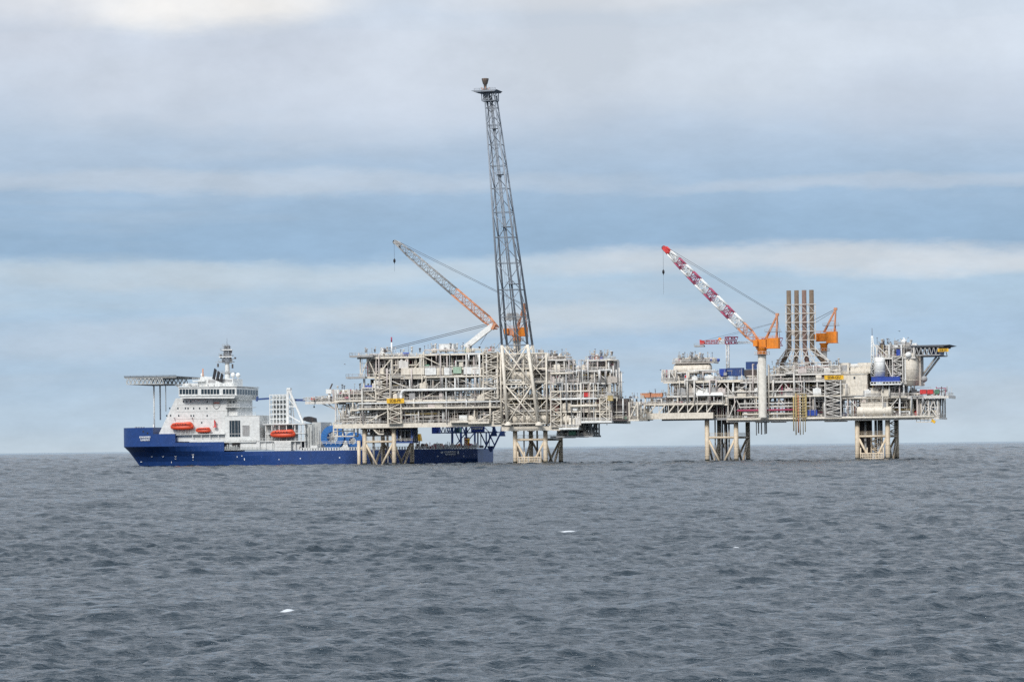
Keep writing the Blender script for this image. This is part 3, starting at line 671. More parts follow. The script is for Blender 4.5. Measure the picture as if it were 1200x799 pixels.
# ------------------------------------------------------------------ cranes
def pedestal_crane(F, label, pd, top_v, base_v, pu, pr, ped_m, slew_v, house, apex, foot, tip, sections, side, apx_w, d, group, hook_v=None, line_v=None, wdt=None, mast_m=salmon, ncab=2, panel=True, text=None):
    base = F.p(pu, base_v, d); cx = base.x
    t = thing('pedestal_crane', label, 'crane', F, (cx, d, base.z), group)
    z1 = F.p(pu, top_v, d).z; zs = F.p(pu, slew_v, d).z
    MB().lathe((cx, d, base.z), (0,0,1), [(0, pr), (z1-base.z, pr)], 24).build('pedestal', ped_m, t)
    mb = MB().lathe((cx, d, z1), (0,0,1), [(0, pr), (0, pr*1.12), (zs-z1-.8, pr*1.12), (zs-z1-.5, pr*1.4), (zs-z1, pr*1.4)], 24); mb.build('slew_column', orange, t)
    zp = z1+.2; mb = MB().lathe((cx, d, zp), (0,0,1), [(0, pr*1.12), (0, pr*1.9), (.12, pr*1.9), (.12, pr*1.12)], 20)
    for k in range(14):
        a = k/14*2*math.pi; mb.tube((cx+math.cos(a)*pr*1.85, d+math.sin(a)*pr*1.85, zp), (cx+math.cos(a)*pr*1.85, d+math.sin(a)*pr*1.85, zp+1.1), .06, 5)
    mb.lathe((cx, d, zp+1.1), (0,0,1), [(0, pr*1.83), (.1, pr*1.83), (.1, pr*1.88), (0, pr*1.88)], 20); mb.build('service_ring', steel, t)
    # house = list of (u0,u1,vt,vb,mat)
    for i, (u0, u1, vt, vb, m) in enumerate(house):
        a, b = F.p(u0, vb, d), F.p(u1, vt, d); mb = MB().box((a.x, d-side*.75, a.z), (b.x, d+side*.75, b.z))
        n = max(2, int((b.x-a.x)/1.1))
        for k in range(n): mb.box((a.x+(b.x-a.x)*(k+.5)/n-.08, d-side*.75-.07, a.z+.3), (a.x+(b.x-a.x)*(k+.5)/n+.08, d-side*.75-.001, b.z-.3))
        mb.box((a.x-.15, d-side*.8, a.z-.25), (b.x+.15, d+side*.8, a.z)); mb.rail([(a.x, d-side*.74, b.z), (b.x, d-side*.74, b.z)], h=.9)
        h_ = mb.build('machinery_house', m, t)
        if text and i == text[1]: lettering(text[0], F, ((a.x+b.x)/2, d-side*.75-.12, (a.z+b.z)/2), (b.z-a.z)*.6, letter, h_)
    u0, u1, vt, vb, m = house[0]; a = F.p(u0, vb, d); b = F.p(u0+(u1-u0)*.3, (vt+vb)/2, d)
    MB().box((a.x-.7, d-side*.75-1.7, a.z+.2), (b.x-.2, d-side*.75-.1, b.z+1.2)).build('cab', orange, t)
    MB().box((a.x-.74, d-side*.75-1.6, a.z+1.0), (a.x-.70, d-side*.75-.25, b.z+1.0)).build('cab_window', glass, t)
    A = F.p(*apex, d); mb = MB(); l, r_ = F.p(apx_w[0], apx_w[2], d), F.p(apx_w[1], apx_w[2], d)
    for s in (-1, 1):
        o = Vector((0, s*side*.55, 0)); oo = Vector((0, s*.5, 0))
        mb.bar(l+o, A+oo, .5); mb.bar(r_+o, A+oo, .42)
        mb.bar(r_.lerp(A, .5)+o*.7, l.lerp(A, .5)+o*.7, .2)
    mb.box((A.x-.7, d-.8, A.z-.6), (A.x+.6, d+.8, A.z+.5))
    mb.build('a_frame', mast_m, t)
    zc = l.lerp(A, .28).z; mb = MB().box((l.x-.2, d-side*.6, zc), (r_.x+2.0, d+side*.6, zc+.15)); mb.rail([(l.x-.2, d-side*.6, zc), (r_.x+2, d-side*.6, zc)]); mb.build('a_frame_walkway', midgrey, t)
    if foot:
        B0, B1 = F.p(*foot, d), F.p(*tip, d)
        for (q0, q1, w0, w1, n, m, r, ch) in sections:
            boom_part(MB(), B0.lerp(B1, q0), B0.lerp(B1, q1), w0, w1, n, side*(.5+.5*min(1, (1-q0)*3)), r, ch).build('boom_section', m, t)
        dr = (B1-B0).normalized(); mb = MB(); up = Vector((-dr.z, 0, dr.x)); up = up if up.z > 0 else -up
        mb.prism([(q.x, q.z) for q in (B1-dr*2.4+up*.9, B1-dr*2.4-up*.8, B1+dr*.9-up*1.0, B1+dr*1.0+up*.4)], d-.9, d+.9)
        mb.lathe((B1.x+dr.x*.8, d-.7, B1.z+dr.z*.8-.4), (0,1,0), [(0, .9), (.4, 1.0), (1.0, 1.0), (1.4, .9)], 14)
        mb.build('boom_head', sections[-1][5], t)
        for s in (-.45, .45):
            mb = MB().tube(A+Vector((0, s, 0)), B1-dr*1.5+up*1.1+Vector((0, s, 0)), .055, 5); mb.tube(A+Vector((0, s, -.5)), B1-dr*4.5+up*1.1+Vector((0, s, 0)), .04, 5); mb.build('luffing_rope', cable_m, t)
        hz = F.p(tip[0], hook_v, d).z; lz = F.p(tip[0], line_v, d).z; hx = B1.x+dr.x*1.3
        MB().tube((hx, d, B1.z-.5), (hx, d, hz), .055, 5).tube((hx, d, hz), (hx, d, lz), .035, 5).build('hoist_rope', cable_m, t)
        MB().lathe((hx, d, hz-1.2), (0,0,1), [(-.6, .08), (0, .2), (.3, .5), (1.2, .5), (1.8, .12)], 10).build('hook_block', black, t)
    return t

CR = 'pedestal cranes on the platforms'
pedestal_crane(FL, 'crane with grey and faded orange boom behind the flare tower', None, 400, 413, 606, 1.6, cream, 392.5,
    [(595, 606, 384.5, 392.5, salmon), (609, 617.5, 383.5, 393.5, orange)], (614.3, 357.0), (582.5, 384.5), (464.5, 284.0),
    [(0, .10, 1.2, 3.4, 2, salmon, .13, .26), (.10, .42, 3.4, 3.4, 7, salmon, .13, .24), (.42, .86, 3.4, 2.9, 12, midgrey, .12, .2), (.86, 1.0, 2.9, 1.5, 4, midgrey, .12, .2)],
    2.6, (606, 616.5, 386), 19.0, CR, 304.5, 318)
pedestal_crane(FR, 'crane with red and white banded boom raised to the left on a fat white column', None, 416, 489, 893.8, 1.75, ivory, 407.5,
    [(886.5, 898.5, 397.5, 406.5, orange), (899.5, 913, 396.0, 407.8, orange)], (911, 368.5), (889.5, 403.0), (779.5, 291.0),
    [(0, .10, 1.4, 3.6, 2, salmon, .15, .30), (.10, .19, 3.6, 3.6, 2, salmon, .15, .30), (.19, .29, 3.6, 3.6, 3, white, .17, .36), (.29, .37, 3.6, 3.6, 3, maroon, .15, .342), (.37, .47, 3.6, 3.5, 3, white, .17, .36), (.47, .55, 3.5, 3.5, 3, maroon, .15, .342),
     (.55, .645, 3.5, 3.4, 3, white, .17, .36), (.645, .725, 3.4, 3.3, 3, maroon, .15, .34), (.725, .80, 3.3, 3.1, 3, white, .17, .36), (.80, .87, 3.1, 2.8, 3, maroon, .15, .32), (.87, .955, 2.8, 1.9, 3, white, .18, .34), (.955, 1.0, 1.9, 1.7, 2, red, .2, .34)],
    2.8, (897.5, 910, 397), -3.2, CR, 317.5, 345, text=None)
pedestal_crane(FR, 'orange crane house and mast behind the four exhaust stacks', None, 412, 452, 966, 1.35, steel, 402,
    [(956.5, 968.5, 390.5, 399.5, orange), (969, 981, 388.5, 401.5, orange)], (979.3, 362.0), (956, 396), (926, 389),
    [(0, .12, 1.2, 2.6, 2, salmon, .13, .26), (.12, .9, 2.6, 2.4, 14, steel, .1, .16), (.9, 1, 2.4, 1.4, 3, steel, .1, .16)],
    2.6, (965.5, 978, 389.5), 27.0, CR, 393, 395)

# stowed white boom on the left platform with twin ropes to the west
a, b = FL.p(545.5, 407, 14), FL.p(577.5, 381.5, 14)
t = thing('stowed_crane_boom', 'thick white boom slanting up from the roof to the flare tower, twin ropes running west', 'crane boom', FL, (a.x, 14, FL.p(545, 413, 14).z))
MB().bar(a, b, 1.6, 2.3).build('boom', white, t)
mb = MB(); s0 = FL.p(551, 413, 14); mb.box((s0.x-2.2, 12.5, s0.z), (s0.x+1.8, 15.5, s0.z+1.4)); mb.bar((s0.x-1.2, 13, s0.z), a+Vector((.4,-.9,.2)), .5); mb.bar((s0.x-1.2, 15, s0.z), a+Vector((.4,.9,.2)), .5); mb.build('boom_rest', midgrey, t)
mb = MB().bar(b+Vector((0,0,-.2)), FL.p(580, 383.5, 14), 2.2, 2.6); mb.build('boom_hinge', salmon, t)
e = FL.p(450, 409.5, 14)
for dz in (0, -.75): MB().tube(FL.p(575, 378.5, 14)+Vector((0,0,dz)), e+Vector((0, 0, dz)), .13, 5).build('rope', cable_m, t)
for q in ((541, 407), (563, 404)): MB().tube(FL.p(576, 382, 14), FL.p(q[0], q[1], 14), .09, 5).build('rope', cable_m, t)
MB().tube(FL.p(599, 386, 14), FL.p(577, 412.5, 14), .08, 5).build('rope', cable_m, t)
a = FL.p(448.5, 417, 14)
t = thing('rope_anchor', 'white peaked anchor housing where the twin ropes end on the west roof', 'anchor', FL, a)
MB().prism([(a.x-1.3, a.z), (a.x+1.4, a.z), (a.x+.5, a.z+3.4), (a.x-.4, a.z+3.6)], 13, 15).build('housing', white, t)
MB().lathe((a.x+.4, 12.9, a.z+2.7), (0,1,0), [(0, .6), (.05, .75), (2.0, .75), (2.05, .6)], 12).build('sheave', midgrey, t)
# grey wind screen panel held on the flare tower
a, b = FL.p(592, 375.5, 1.5), FL.p(610.5, 366.5, 1.5)
t = thing('screen_panel', 'flat grey panel on the flare tower just above the orange crane house', 'panel', FL, (a.x, 1.5, a.z))
MB().prism([(a.x, a.z+.4), (a.x+.8, b.z), (b.x-1.6, b.z), (b.x, a.z+1.6), (b.x-1.2, a.z), (a.x+.4, a.z)], 1.5, 2.0).build('sheet', midgrey, t)
mb = MB()
for q in (.25, .7): x = a.x+(b.x-a.x)*q; mb.box((x-.12, 2.01, a.z-.3), (x+.12, 4.2, a.z+.1)); mb.box((x-.12, 2.01, a.z+.1), (x+.12, 2.2, b.z))
mb.build('bracket', tower_m, t)

# small knuckle crane on the west arm
a = FL.p(386, 470, 9)
t = thing('knuckle_crane', 'small white crane folded on the west arm, boom stretched out over the water', 'crane', FL, a)
MB().tube(a, (a.x, 9, a.z+3.2), .6, 12).build('pedestal', white, t)
MB().box((a.x-1.2, 7.9, a.z+3.2), (a.x+1.4, 10.1, a.z+5.2)).build('crane_house', white, t)
boom_part(MB(), (a.x-.9, 9, a.z+1.6), FL.p(355.5, 467.6, 9), 1.5, 1.0, 9, 1.2, .07, .13).build('boom', steel, t)
MB().bar((a.x+.2, 9, a.z+5.0), FL.p(389.5, 449.5, 9), .5).build('jib_post', darkm, t)
b = FL.p(368, 467, 9); MB().tube((b.x, 9, b.z), (b.x, 9, b.z-3.2), .08, 5).lathe((b.x, 9, b.z-4), (0,0,1), [(0, .1), (.3, .4), (.8, .2)], 8).build('hook_block', black, t)
MB().box((b.x-1.0, 7.6, b.z-.5), (b.x+.6, 8.3, b.z+.3)).build('winch', red, t)

# ================================================================== QUARTERS PLATFORM (right)
pr_ = thing('offshore_platform', 'pale quarters platform with four exhaust stacks, a red and white crane and a helideck', 'oil platform', FR, FR.p(930, 540, 17), 'offshore platforms')
OFF[pr_.name].z = 0; pr_.location.z = 0
PS = PartSet(pr_)
jacket(FR, pr_, 829.0, 863.0, 491.5, 540.2, 512.5, conductors=7, r=1.0)
jacket(FR, pr_, 1005.0, 1040.5, 489, 538.0, 511.0, landing=True, conductors=5, r=1.0)
x = FR.p(1022, 500, 8)
stair_tower(FR, pr_, 1021, 1033, 512, 531, 4, leg_m, d=9, name='jacket_stair')
stair_tower(FR, pr_, 1042, 1052, 491, 510, 4, leg_m, d=14, name='jacket_stair')
MB().tube((FR.p(1013, 500, 10).x, 12, -6), (FR.p(1013, 500, 10).x, 12, FR.p(1013, 490, 12).z), 2.6, 18).build('caisson', darkm, pr_)
MB().tube((FR.p(1027, 500, 10).x, 20, 6), (FR.p(1027, 500, 10).x, 20, FR.p(1027, 490, 12).z), 1.1, 14).build('caisson', midgrey, pr_)
# main deck beam line and under-deck lumps
story(FR, PS, 852, 1076, 464.5, 489.0, dens=.9, brace=.25, frame_m=steel, beam_h=1.5, col_step=7.5, eq=1.3, wall_m=darkm, wall=9)
story(FR, PS, 1076, 1100, 464.0, 489.0, dens=1.0, brace=.9, frame_m=steel, beam_h=.8, col_step=5, eq=.7, wall=None, D=24, d0=2)
story(FR, PS, 776, 852, 473.0, 490.0, dens=1.5, brace=.2, frame_m=midgrey, beam_h=.9, D=30, d0=3, col_step=7, wall_m=maroon, wall=9)
story(FR, PS, 755, 852, 463.0, 473.5, dens=1.6, brace=.1, frame_m=cream, col_step=7, wall_m=midgrey, eq=1.6)
story(FR, PS, 782, 860, 445.5, 463.0, dens=1.2, brace=.7, frame_m=steel, col_step=10, wall_m=darkm, eq=1.6, colw=.6)
story(FR, PS, 852, 985, 446.0, 464.5, dens=1.3, brace=.6, frame_m=steel, col_step=9, wall_m=midgrey, wall=10, eq=1.8)
story(FR, PS, 778, 870, 432.0, 445.5, dens=.5, brace=0, frame_m=cream, col_step=60, wall=None, eq=1.2, colw=.1, beam_h=1.1)
story(FR, PS, 868, 985, 437.5, 446.0, dens=.7, brace=.3, frame_m=steel, col_step=9, wall=12, eq=.8)
story(FR, PS, 900, 985, 427.0, 437.5, dens=.9, brace=.4, frame_m=steel, col_step=9, wall=16, eq=1.0)
story(FR, PS, 775, 793, 432.0, 445.5, dens=2.0, brace=.4, frame_m=steel, col_step=4, wall=10, eq=1.5, D=12)
story(FR, PS, 788, 836, 418.0, 424.5, dens=3.5, brace=0, frame_m=warmg, col_step=5, wall=None, eq=4.0, D=9, d0=2, beam_h=.5, colw=.18, pipes_m=[midgrey, steel, warmg, darkm, cream])
story(FR, PS, 985, 1062, 461.5, 464.5, dens=.1, brace=0, frame_m=cream, col_step=60, wall=None, eq=0, colw=.1)
story(FR, PS, 1015, 1060, 448.5, 463.5, dens=.6, brace=.9, frame_m=steel, col_step=12, wall_m=darkm, wall=4, eq=.7)
story(FR, PS, 1034, 1062, 418.5, 448.0, dens=1.0, brace=.7, frame_m=steel, col_step=6, wall_m=midgrey, wall=6, eq=.8, D=18)
story(FR, PS, 1026, 1072, 402.5, 418.5, dens=1.7, brace=.3, frame_m=steel, col_step=6, wall_m=steel, wall=5, eq=3.2, D=16)
story(FR, PS, 1058, 1111, 452.0, 463.5, dens=.35, brace=0, frame_m=steel, col_step=60, wall=None, eq=2.2, D=22, d0=1, colw=.1, beam_h=1.2)
# helideck support trusses to the east
for a, b in (((1111, 411), (1076, 419)),):
    pass
# cream box girder and truss at the west end
a, b = FR.p(757, 491, -1), FR.p(835.5, 483.2, -1); zb = FR.p(796, 490.7, -1).z; zt = FR.p(796, 483.6, -1).z
MB().box((a.x, -1, zb), (b.x, 1.2, zt)).build('box_girder', cream, pr_)
zc = FR.p(796, 473.4, -1).z; xe = FR.p(848, 473, -1).x
MB().box((a.x-4, -1.02, zc-.35), (xe, -.3, zc+.35)).build('top_chord', cream, pr_)
n = 7
for k in range(n):
    x0 = a.x+(b.x-a.x)*(k+.35)/n; x1 = a.x+(b.x-a.x)*(k+1.0)/n
    MB().bar((x0, -.7, zt), (x1, -.7, zc-.35), .5).build('truss_diagonal', cream, pr_)
    MB().bar((x0, -.72, zt), (x0, -.72, zc-.35), .28).build('truss_post', steel, pr_)
for ua, ub, v0, v1, dd in ((885, 898, 491.6, 495.2, 6), (903, 918, 491.6, 495.0, 5), (966, 990, 490.8, 494.2, 6), (846, 856, 492, 497, 8)):
    a, b = FR.p(ua, v1, dd), FR.p(ub, v0, dd); MB().box((a.x, dd, a.z), (b.x, dd+7, b.z+.4)).build('under_deck_box', darkm, pr_)
for u in (886.5, 889, 892.5, 896.5, 898.2):
    a = FR.p(u, 510-rnd.random()*3, 5); PS.add('caisson', MB().tube((a.x, 5, a.z), (a.x, 5, a.z+7.5), rnd.choice([.2, .28]), 7), midgrey, 90)
for u, vb in ((931.5, 505), (934.2, 509.5), (937, 507), (939.2, 509.5), (942.5, 509), (945, 506)):
    a = FR.p(u, vb, 1.2); b = FR.p(u, 459+rnd.random()*6, -1.2); PS.add('caisson', MB().tube((a.x, -1.2, a.z), (a.x, -1.2, b.z), rnd.choice([.18, .26, .3]), 7), rnd.choice([ochre, cream, ochre, salmon]), 90)
mb = MB(); a, b = FR.p(933, 489, -1.6), FR.p(944.5, 462, -1.6)
for k in range(9): z = a.z+(b.z-a.z)*k/8; mb.box((a.x, -1.7, z), (b.x, -1.4, z+.18))
for x in (a.x, b.x): mb.box((x-.2, -1.7, a.z), (x+.2, -1.4, b.z))
mb.build('caisson_guide', ochre, pr_)
for v, r, m, ua, ub in ((464.6, .38, cream, 853, 1000), (480.5, .45, maroon, 864, 935), (472.5, .3, steel, 866, 950), (476.5, .28, steel, 866, 950), (485, .4, cream, 870, 932), (458.5, .3, steel, 858, 940), (489.8, .55, cream, 852, 1095)):
    a = FR.p((ua+ub)/2, v, -.6); x0, x1 = FR.p(ua, v, -.6).x, FR.p(ub, v, -.6).x
    MB().tube((x0, -.6, a.z), (x1, -.6, a.z), r, 10).build('header_pipe', m, pr_)
stair_tower(FR, pr_, 967, 985.5, 446, 488, 9, steel, d=-1.4)
stair_tower(FR, pr_, 1046, 1058, 418, 448, 6, steel, d=-.8)
# cranked truss under the eastern deck
mb = MB(); c = [FR.p(1080, 489, 3), FR.p(1099, 489, 3), FR.p(1099, 465, 3), FR.p(1080, 465, 3)]
for i in range(4): mb.bar(c[i], c[(i+1) % 4], .45)
mb.bar(c[0], c[2], .4); mb.bar(c[1], c[3], .4); m1 = c[0].lerp(c[3], .5); m2 = c[1].lerp(c[2], .5); mb.bar(m1, m2, .4)
for q in c: mb.bar(q, q+Vector((0, 14, 0)), .4)
mb.build('corner_truss', steel, pr_)
a = FR.p(1074, 494.5, 1); b = FR.p(1092, 489.5, 1); mb = MB()
for z in (a.z, b.z): mb.bar((a.x, 1, z), (b.x, 1, z), .3)
for k in range(5): x = a.x+(b.x-a.x)*k/4; mb.bar((x, 1, a.z), (x, 1, b.z), .2)
mb.build('hanging_frame', cream, pr_)
a = FR.p(1095, 493.5, .5); MB().bar((a.x-1.1, .5, a.z+.5), (a.x+.3, .5, a.z-.5), .9, 1.1).build('davit_head', yellow, pr_)
# helideck and its strut
hz = FR.p(1092, 405.2, 4).z; x0, x1 = FR.p(1068, 405, 4).x, FR.p(1107, 405, 4).x; xn = FR.p(1114, 404.5, 4).x
mb = MB().box((x0, 0, hz-.3), (x1, 24, hz+.25)); mb.prism([(x1, hz-.2), (xn, hz+.2), (xn, hz+.3), (x1, hz+.25)], .5, 23.5); hd = mb.build('helideck', mat('helideck_plate', (.13, .14, .16), dirt=.3), pr_)
mb = MB(); zb = FR.p(1092, 416.8, 4).z
nx = 7
for y in (.6, 12, 23):
    mb.box((x0, y, hz-.75), (x1, y+.3, hz-.31)); mb.box((x0, y, zb), (x1-1.5, y+.3, zb+.45))
    for k in range(nx):
        xa = x0+(x1-1.5-x0)*k/nx; xb = x0+(x1-1.5-x0)*(k+1)/nx
        mb.bar((xa, y+.15, zb+.2), ((xa+xb)/2, y+.15, hz-.5), .3); mb.bar(((xa+xb)/2, y+.15, hz-.5), (xb, y+.15, zb+.2), .3)
for k in range(nx+1): xa = x0+(x1-1.6-x0)*k/nx; mb.box((xa-.1, .95, zb+.05), (xa+.1, 22.9, zb+.35)); mb.box((xa-.1, .95, hz-.7), (xa+.1, 22.9, hz-.32))
mb.build('support_truss', midgrey, hd)
a, b = FR.p(1090, 417, 6), FR.p(1098, 409, 6); MB().box((a.x, 5, a.z), (b.x+1, 20, b.z)).build('fuel_unit', navy, hd)
p0, p1 = FR.p(1097.5, 418, 8), FR.p(1079.5, 441.5, 8)
for y in (0, 9): MB().tube(p0+Vector((0, y, 0)), p1+Vector((0, y, 0)), .45, 10).build('strut', steel, hd)
risers(FR, PS, 855, 984, [489, 464.5], [464.5, 446, 437.5, 427], 20, 18)
risers(FR, PS, 990, 1074, [489, 464.5], [476, 464.5, 450], 8, 4)
risers(FR, PS, 782, 850, [473, 463, 445.5], [463, 445.5, 436], 12, 8)
for u0, u1, v, n in ((789, 834, 419, 34), (778, 870, 439.5, 16), (900, 985, 427, 22), (1026, 1072, 402.5, 24), (755, 782, 463, 10), (1060, 1110, 463, 14)): spikes(FR, PS, u0, u1, v, n, 2.8, 8)
PS.finish(limit=95, rest=dict(pipe='pipework', equipment='small_machinery', brace='small_braces', column='inner_columns', beam='small_beams', railing='short_railings', deck='small_decks', bulkhead='small_bulkheads'))

sign(FR, 'yellow platform name board above the stair tower of the right platform', 977.3, 442.2, 21.5, 4.8, 'SDB-QU', -1.8, 'yellow platform name boards')
sign(FR, 'yellow platform name board under the helideck edge', 1105.2, 410.2, 12.0, 3.6, 'SDB-QU', -.4, 'yellow platform name boards')

# exhaust stacks: four flues in one white frame
b0 = FR.p(945, 437, 6)
t = thing('exhaust_stack', 'four tall brown exhaust flues side by side in a white braced frame', 'exhaust stack', FR, (b0.x, 8, b0.z))
zt = FR.p(937, 340.2, 8).z; zk = FR.p(940, 409, 8).z; zf = FR.p(937, 357, 8).z; zb = FR.p(945, 425, 8).z; z0 = b0.z
ft = [924.3, 933.4, 942.3, 950.9]; fb = [917, 932, 946, 966]
for a, b in zip(ft, fb):
    xt = FR.p(a, 345, 8).x; xk = FR.p(a+.9, 409, 8).x; xb = FR.p(b, 425, 8).x
    mb = MB().lathe((xt, 8, zk), (0,0,1), [(0, .98), (zt-zk, .98), (zt-zk, .85), (zt-zk-1, .85)], 16)
    for z in (zf, (zf+zk)/2, zk+2): mb.lathe((xt, 8, z), (0,0,1), [(0, .98), (0, 1.05), (.3, 1.05), (.3, .98)], 16)
    mb.tube((xt, 8, zk+.3), (xb, 8, zb), 1.0, 14).tube((xb, 8, zb+.4), (xb, 8, z0), 1.15, 14).ball((xt, 8, zk+.2), 1.0).ball((xb, 8, zb+.2), 1.08)
    mb.build('flue', rust2 if a == 942.3 else rust, t)
fr = MB(); xs_t = [920.8, 928.9, 937.9, 946.8, 955.4]; xs_b = [909.5, 925.5, 940, 954, 974]
for y in (6.2, 9.8):
    for j, (a, b) in enumerate(zip(xs_t, xs_b)):
        xt = FR.p(a, 357, y).x; xk = FR.p(a+.5, 409, y).x; xb = FR.p(b, 425, y).x
        fr.box((xt-.11, y-.11, zk), (xt+.11, y+.11, zf+.25)); fr.bar((xt, y, zk), (xb, y, zb), .28); fr.box((xb-.2, y-.2, z0), (xb+.2, y+.2, zb))
    xl, xr = FR.p(xs_t[0], 357, y).x, FR.p(xs_t[-1], 357, y).x
    for k in range(6):
        z = zk+(zf-zk)*k/5; fr.box((xl, y-.13, z-.13), (xr, y+.13, z+.13))
        if k < 5:
            for a, b in zip(xs_t, xs_t[1:]):
                xa, xb = FR.p(a, 380, y).x, FR.p(b, 380, y).x; zz = zk+(zf-zk)*(k+1)/5
                fr.bar((xa, y, z), (xb, y, zz), .12) if k % 2 else fr.bar((xb, y, z), (xa, y, zz), .12)
    xl, xr = FR.p(xs_b[0], 425, y).x, FR.p(xs_b[-1], 425, y).x
    fr.box((xl-.2, y-.25, zb-.2), (xr+.2, y+.25, zb+.2))
    for a, b in zip(xs_b, xs_b[1:]):
        xa, xb = FR.p(a, 431, y).x, FR.p(b, 431, y).x; fr.bar((xa, y, z0), (xb, y, zb), .3); fr.bar((xb, y, z0), (xa, y, zb), .3); fr.box(((xa+xb)/2-.12, y-.1, z0), ((xa+xb)/2+.12, y+.1, zb)); fr.box((xa, y-.12, (z0+zb)/2-.1), (xb, y+.12, (z0+zb)/2+.1))
    for a in range(4):
        xa = FR.p(xs_t[a], 400, y).x; xb = FR.p(xs_b[a+1], 425, y).x; fr.bar((xa, y, zk), (xb, y, zb), .26)
        xa2 = FR.p(xs_t[a+1], 400, y).x; xb2 = FR.p(xs_b[a], 425, y).x; fr.bar((xa2, y, zk), (xb2, y, zb), .26); fr.bar(((xa+xb2)/2, y, (zk+zb)/2), ((xa2+xb)/2, y, (zk+zb)/2), .24)
for a in xs_t:
    x = FR.p(a, 380, 8).x
    for k in range(6): z = zk+(zf-zk)*k/5; fr.box((x-.1, 6.4, z-.1), (x+.1, 9.6, z+.1))
fr.build('frame', steel, t)

# slim tower crane with red jib behind
base = FR.p(853, 436, 16)
t = thing('tower_crane', 'slim tower crane with a level red jib, behind the banded boom', 'crane', FR, base, None)
zj = FR.p(853, 402.5, 16).z; zt2 = FR.p(853, 395.2, 16).z
m4 = [(base.x+sx*.55, 16+sy*.55) for sx, sy in ((-1,-1), (1,-1), (1,1), (-1,1))]
mb = MB(); bt = [Vector((x, y, base.z)) for x, y in m4]; tp = [Vector((x, y, zj)) for x, y in m4]
for a, b in zip(bt, tp): mb.tube(a, b, .16, 6)
lattice(mb, bt, tp, 9, .1, x_brace=False); mb.build('mast', white, t)
boom_part(MB(), FR.p(822, 401.2, 16), FR.p(843, 400.6, 16), 1.3, 1.5, 7, 1.2, .09, .15).build('jib_section', fadered, t)
boom_part(MB(), FR.p(843, 400.6, 16), FR.p(851, 400.3, 16), 1.5, 1.6, 3, 1.2, .09, .15).build('jib_section', white, t)
boom_part(MB(), FR.p(850, 399.0, 16), FR.p(864.5, 398.6, 16), 2.8, 2.8, 4, 1.6, .14, .22).build('tower_head', maroon, t)
boom_part(MB(), FR.p(864.5, 401.5, 16), FR.p(893, 400.5, 16), .8, .8, 6, 1.2, .08, .13).build('jib_section', white, t)
boom_part(MB(), FR.p(893, 401, 16), FR.p(917, 400.5, 16), 3.2, 3.2, 6, 1.8, .12, .18).build('counter_jib', maroon, t)
a = FR.p(820.5, 404.8, 15); MB().prism([(a.x-.2, a.z+.3), (a.x+1.3, a.z+.3), (a.x+1.9, a.z+1.4), (a.x+.6, a.z+2.3), (a.x-.3, a.z+2.5)], 15.3, 16.7).build('jib_head', red, t)
MB().box((a.x-2.6, 14.6, a.z-.6), (a.x+1.6, 17.4, a.z+.1)).rail([(a.x-2.6, 14.6, a.z), (a.x+1.6, 14.6, a.z)], h=.9).build('jib_basket', midgrey, t)
a = FR.p(843.5, 397.5, 16); MB().ball((a.x, 16, a.z), .75, 10, 6).box((a.x-.15, 15.8, a.z-1.6), (a.x+.15, 16.2, a.z)).build('sheave_block', orange, t)
for q in ((843.5, 397), (911, 376)): pass
MB().tube(FR.p(826, 399, 16), FR.p(912, 377, 16), .06, 5).tube(FR.p(843, 397, 16), FR.p(912, 377.5, 16), .05, 5).tube(FR.p(912, 377.2, 16), FR.p(914, 399, 16), .1, 5).build('stay_rope', cable_m, t)

# cargo, cabins, vessels
flat_vessel(FR, 'storage_vessel', 'cream horizontal vessel on the west end of the right platform roof', 788, 833, 425.8, 440, cream, 2.2, rails=True)
container(FR, 'cargo_container', 'bright blue container standing right of the cream roof vessel', 843, 850.5, 432, 440.5, blue, 2, 2.5, group='containers on the right platform roof')
container(FR, 'cargo_container', 'long navy container on the roof between the blue one and the white crane column', 851.5, 871, 431, 440.5, navy, 4, 2.5, group='containers on the right platform roof')
container(FR, 'cargo_container', 'dark topmost container beside the white crane column', 874, 888, 423.8, 432.5, navy, 5, 2.5, group='containers on the right platform roof')
container(FR, 'cargo_container', 'charcoal container under the dark topmost one beside the white crane column', 872.5, 888, 433, 441.5, darkm, 5, 2.5, group='containers on the right platform roof')
container(FR, 'cargo_container', 'small orange crate on the bridge-side deck', 763, 776, 460.5, 465, salmon, -.4, 2, 'crate', group='orange crates by the bridge')
container(FR, 'cargo_container', 'orange brown crate nearest the bridge', 750.5, 761.5, 460.5, 465.5, salmon, -.4, 2, 'crate', group='orange crates by the bridge')
container(FR, 'red_cabinet', 'little red cabinet below the cream roof vessel', 802.5, 807.5, 439.5, 443.2, red, .2, 1.2, 'cabinet', ribs=False)
container(FR, 'blue_skip', 'bright blue skip on the lowest deck left of the stair tower', 946.5, 957.5, 480.3, 486.8, blue, -.4, 2.2, 'skip')
container(FR, 'blue_container', 'long bright blue container with a white mark under the white upright tank', 1021, 1054.5, 441.3, 447.6, blue, -2.6, 2.6, group=None)
a, b = FR.p(1020, 451.3, -2.9), FR.p(1056, 451.3, -2.9); mb = MB().box((a.x, -2.9, a.z), (b.x, .3, a.z+.55)); mb.box((a.x, -2.9, a.z+1.25), (b.x, -2.7, a.z+1.42))
for k in range(11): x = a.x+(b.x-a.x)*k/10; mb.box((x-.12, -2.88, a.z+.55), (x+.12, -2.72, a.z+1.25))
mb.build('container_ledge', white, pr_)
